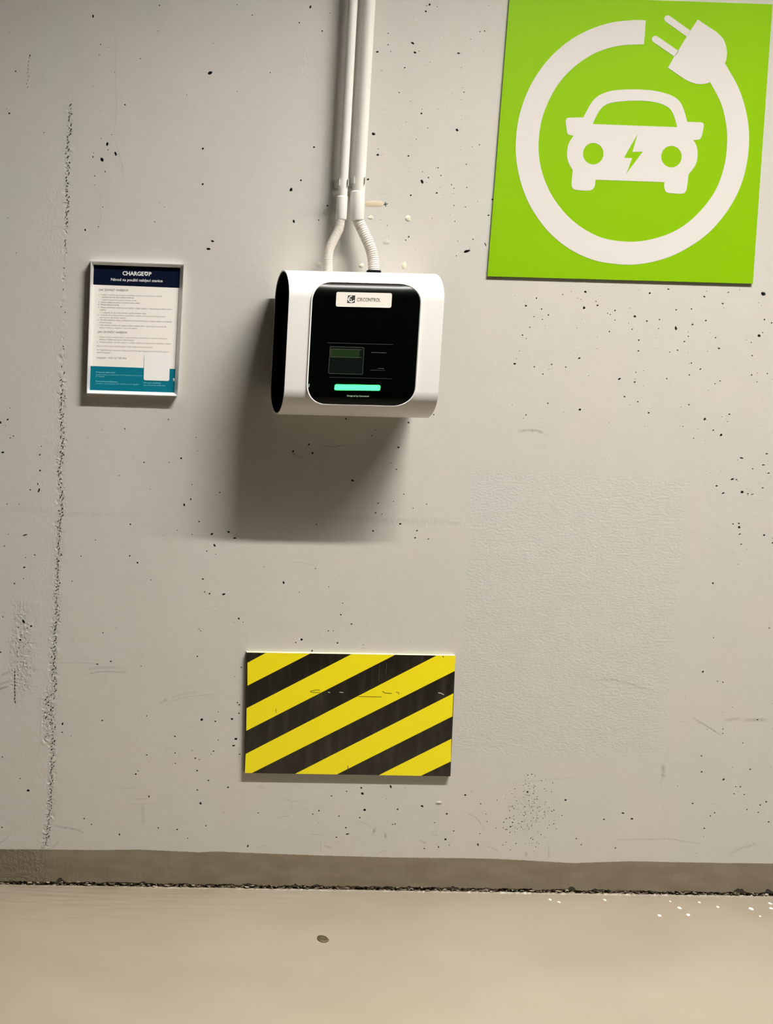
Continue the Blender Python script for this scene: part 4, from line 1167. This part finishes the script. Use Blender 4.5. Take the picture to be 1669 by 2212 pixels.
def outline_wrap(x0, x1, s0, s1, rad, n=10):
    out = []
    for cx, cs, a0 in ((x1 - rad, s1 - rad, 0), (x0 + rad, s1 - rad, 90), (x0 + rad, s0 + rad, 180), (x1 - rad, s0 + rad, 270)):
        for i in range(n + 1):
            a = math.radians(a0 + 90 * i / n); out.append((cx + rad * math.cos(a), cs + rad * math.sin(a)))
    # densify
    o2 = []
    for i, p in enumerate(out):
        q = out[(i + 1) % len(out)]; L = math.hypot(q[0] - p[0], q[1] - p[1]); k = max(1, int(L / .004))
        for j in range(k): o2.append((p[0] + (q[0] - p[0]) * j / k, p[1] + (q[1] - p[1]) * j / k))
    return o2


RAD = 0.046
link('front_panel', wrap_plate(xl, xr, 0, SL, RAD, .0014, .0014), M_black_gloss, croot)
ol = outline_wrap(xl, xr, 0, SL, RAD); n = len(ol); V = []; FC = []
cxm, csm = (xl + xr) / 2, SL / 2
for (x, s) in ol:
    dx, ds = x - cxm, s - csm; L = math.hypot(dx, ds)
    # outward direction approximated per rounded rect
    qx = max(abs(dx) - ((xr - xl) / 2 - RAD), 0) * (1 if dx > 0 else -1); qs = max(abs(ds) - (SL / 2 - RAD), 0) * (1 if ds > 0 else -1); q = math.hypot(qx, qs) or 1
    nx_, ns_ = qx / q, qs / q
    for w_, of_ in ((-.0014, .0013), (.0004, .0030), (.0012, .0030), (.0022, .0001)):
        V.append(wrap(x + nx_ * w_, s + ns_ * w_, of_))
for i in range(n):
    j = (i + 1) % n
    for k in range(3): FC.append((i * 4 + k, j * 4 + k, j * 4 + k + 1, i * 4 + k + 1))
me = fix(mesh(V, FC)); 
if sum(p.normal.y * p.area for p in me.polygons) > 0: me.flip_normals()
link('bezel', me, M_bezel, croot)


def cpoly(P, off=.0022):
    out = []
    for u, v in P:
        p = onc(u, v, off); out.append(p)
    return out


FY = .0016


def oc(P, off): return [onc(u, v, off) for u, v in P]


# name plate with emblem and lettering
npq = oc([(725, 662.2), (844.8, 665), (846.7, 633.4), (726.6, 630.5)], .0030)
plate = link('name_plate', prism([rq(npq, .0045)], Vector((0, .0018, 0))), M_plate, croot)


_n = (npq[1] - npq[0]).cross(npq[3] - npq[0]).normalized()
if _n.y > 0: _n = -_n
_c = (npq[0] + npq[1] + npq[2] + npq[3]) / 4


def nz8(x, y, off=.0001):
    d = ray(720 + x / 12.84, 620 + y / 12.84); p = CAM + d * ((_c - CAM).dot(_n) / d.dot(_n))
    return p + _n * off


link('emblem_square', prism([[nz8(378, 446), nz8(590, 440), nz8(604, 233), nz8(402, 231)]], Vector((0, .0001, 0))), M_ink, plate)
em = [ribbon([nz8(*q, .00016) for q in spline([(512, 250), (465, 268), (432, 305), (418, 345), (430, 385), (470, 408), (520, 405), (575, 368)], 5)], .0020, depth=.0001),
      ribbon([nz8(*q, .00020) for q in spline([(385, 338), (420, 342), (485, 335), (492, 380), (488, 440)], 5)], .0011, depth=.0001)]
link('emblem_strokes', join_meshes(em), M_inkw, plate)
link('maker_lettering', text_mesh('CIRCONTROL', nz8(652, 398, .00005), nz8(1305, 412, .00005), .00005, 0.0, 1.0, .0118), M_inkbrown, plate)


def fz3(x, y, off=.0020): return onc(660 + x / 6.419, 720 + y / 6.419, off)


def hollow(Q, wdt, off_, m, name, r=.003, par=croot):
    a = rq(Q, r); b = rq(inset(Q, wdt), max(r - wdt, .0008))
    return link(name, prism([a, b], Vector((0, .0003, 0))), m, par)


dq = [fz3(312, 558), fz3(790, 572), fz3(812, 195), fz3(337, 181)]
dwin = link('display_window', prism([rq([q + Vector((0, .0001, 0)) for q in dq], .003)], Vector((0, .0004, 0))), M_screenpad, croot)
hollow(dq, .0007, 0, M_groove, 'display_border', .003, dwin)
sq = [fz3(347, 326), fz3(745, 335), fz3(750, 236), fz3(353, 222)]
link('screen', prism([sq], Vector((0, .0002, 0))), M_screen, dwin)
for a, b, wd_ in (((350, 217), (780, 230), .0008), ((347, 327), (777, 337), .0008), ((300, 132), (1215, 157), .0006), ((325, 609), (1195, 630), .0004), ((908, 266), (1118, 272), .0010), ((1000, 487), (1085, 491), .0010), ((890, 511), (1100, 515), .0005), ((350, 217), (346, 327), .0006)):
    link('panel_line', ribbon([fz3(*a, .0022), fz3(*b, .0022)], wd_), M_groove, croot)
lb = [fz3(402, 788, .0052), fz3(1030, 795, .0052), fz3(1036, 720, .0052), fz3(412, 708, .0052)]
link('status_light', prism([rq(lb, .0035)], Vector((0, .0036, 0))), M_led, croot)
link('design_lettering', text_mesh('Designed by Circontrol', fz3(572, 876, .0020), fz3(874, 883, .0020), .0003, .004), M_inkglint, croot)
link('painted_side_glint', prism([[fz3(38, 752), fz3(50, 740), fz3(54, 700), fz3(42, 702)]], Vector((0, .0002, 0))), M_inkglint, croot)  # pale quad painted on the panel as a reflected glint

# ------------------------------------------------------------------ conduits, couplers, hoses, clips
PY = -0.034


def conduit(name, top_uv, bot_uv, r, label):
    a = at(*top_uv, PY); b = at(*bot_uv, PY); d = (a - b)
    a2 = b + d * ((ZC - .02 - b.z) / d.z)
    root = empty(name, b, label, 'conduit', None)
    return root, b, a2, d.normalized()


rootL, bL, aL, dL = conduit('conduit', (762, 0), (739.2, 430), .0105, 'thinner left white conduit pipe running up from the wall box')
rootR, bR, aR, dR = conduit('conduit', (797, 0), (773.6, 420), .0140, 'thicker right white conduit pipe running up from the wall box')
link('pipe', tube([bL, aL], [.0105, .0105], 32), M_pvc, rootL)
link('pipe', tube([bR, aR], [.0140, .0140], 32), M_pvc, rootR)


def coupler(p_top, p_bot, r, root):
    d = (p_top - p_bot).normalized(); L = (p_top - p_bot).length
    P = [p_bot, p_bot + d * .0008, p_bot + d * .002, p_top - d * .003, p_top - d * .001, p_top]
    link('coupler', tube(P, [r * .88, r * .97, r, r, r * .97, r * .86], 32), M_pvc, root)


coupler(at(738.8, 423.5, PY), at(736.0, 475, PY), .0124, rootL)
coupler(at(772.3, 412.5, PY), at(770.6, 476, PY), .0157, rootR)


def hose(P, ys, r, pitch, root, name='hose'):
    pts2 = spline(P, 12); n = len(pts2)
    path = []
    for i, q in enumerate(pts2):
        tt = i / (n - 1); k = tt * (len(ys) - 1); i0 = min(int(k), len(ys) - 2)
        path.append(at(q[0], q[1], ys[i0] + (ys[i0 + 1] - ys[i0]) * (k - i0)))
    # resample by arc length, ribs as radius changes
    cum = [0]
    for a, b in zip(path, path[1:]): cum.append(cum[-1] + (b - a).length)
    L = cum[-1]; ns = int(L / pitch * 8); out = []; rad = []
    for i in range(ns + 1):
        s = L * i / ns; k = max(j for j in range(len(cum)) if cum[j] <= s + 1e-12); k = min(k, len(path) - 2)
        out.append(path[k].lerp(path[k + 1], (s - cum[k]) / (cum[k + 1] - cum[k])))
        ph = (s / pitch) % 1; rad.append(r * (1.0 if .18 < ph < .82 else (.955 if .08 < ph < .92 else .86)))
    # smooth
    for _ in range(12):
        out = [out[0]] + [(out[i - 1] + out[i] * 2 + out[i + 1]) / 4 for i in range(1, len(out) - 1)] + [out[-1]]
    return link(name, tube(out, rad, 28), M_hose, root)


hose([(735.5, 470), (734.5, 478), (731.5, 495.6), (721, 517), (712, 536), (708.5, 555), (708, 575), (708.5, 590)], [PY, PY - .002, PY - .012, PY - .02, PY - .024], .0103, .0030, rootL)
hose([(771.5, 470), (773.8, 478), (782.4, 496), (792.2, 517.3), (800.8, 539), (805.5, 560.6), (807, 578), (807.5, 592)], [PY, PY - .002, PY - .012, PY - .02, PY - .026], .0124, .0051, rootR)
gp = at(807, 586.5, -.058)
link('gland', tube([gp + Vector((0, 0, -.012)), gp + Vector((0, 0, .0016)), gp + Vector((0, 0, .0030))], [.0160, .0160, .0135], 28), M_black, rootR)


def clip(uc, vc, rad, uL, uR, v0, v1, root, label, yf):
    c0 = at(uc, vc, PY); h = .0078
    r_ = empty('pipe_clip', Vector((c0.x, 0, c0.z)), label, 'clip', 'conduit clips')
    xa = at(uL, vc, yf).x; xb = at(uR, vc, yf).x
    for x, s in ((xa, 1), (xb, -1)):
        link('arm', box(min(x, x + s * .0020), max(x, x + s * .0020), yf, -.004, c0.z - h, c0.z + h, .0003), M_clip, r_)
    link('base', box(min(xa, xb), max(xa, xb), -.0045, .0, c0.z - h, c0.z + h, .0003), M_clip, r_)
    # saddle behind the pipe
    V = []; FC = []; n = 16
    for i in range(n + 1):
        a = math.pi * i / n
        for rr2 in (rad + .0003, rad + .0016):
            for zz in (-h, h): V.append((c0.x + math.cos(a) * rr2, PY + math.sin(a) * rr2, c0.z + zz))
    for i in range(n):
        b = i * 4; e = b + 4
        FC += [(b, b + 1, e + 1, e), (b + 2, e + 2, e + 3, b + 3), (b, e, e + 2, b + 2), (b + 1, b + 3, e + 3, e + 1)]
    FC += [(0, 2, 3, 1), (n * 4, n * 4 + 1, n * 4 + 3, n * 4 + 2)]
    link('saddle', fix(mesh(V, FC)), M_clip, r_)
    return r_


clip(741.0, 395, .0105, 732.0, 753.2, 387, 402, rootL, 'small white clip holding the thinner left conduit pipe', -.047)
clip(775.0, 391, .0140, 763.6, 789.4, 383, 399, rootR, 'small white clip holding the thicker right conduit pipe', -.049)
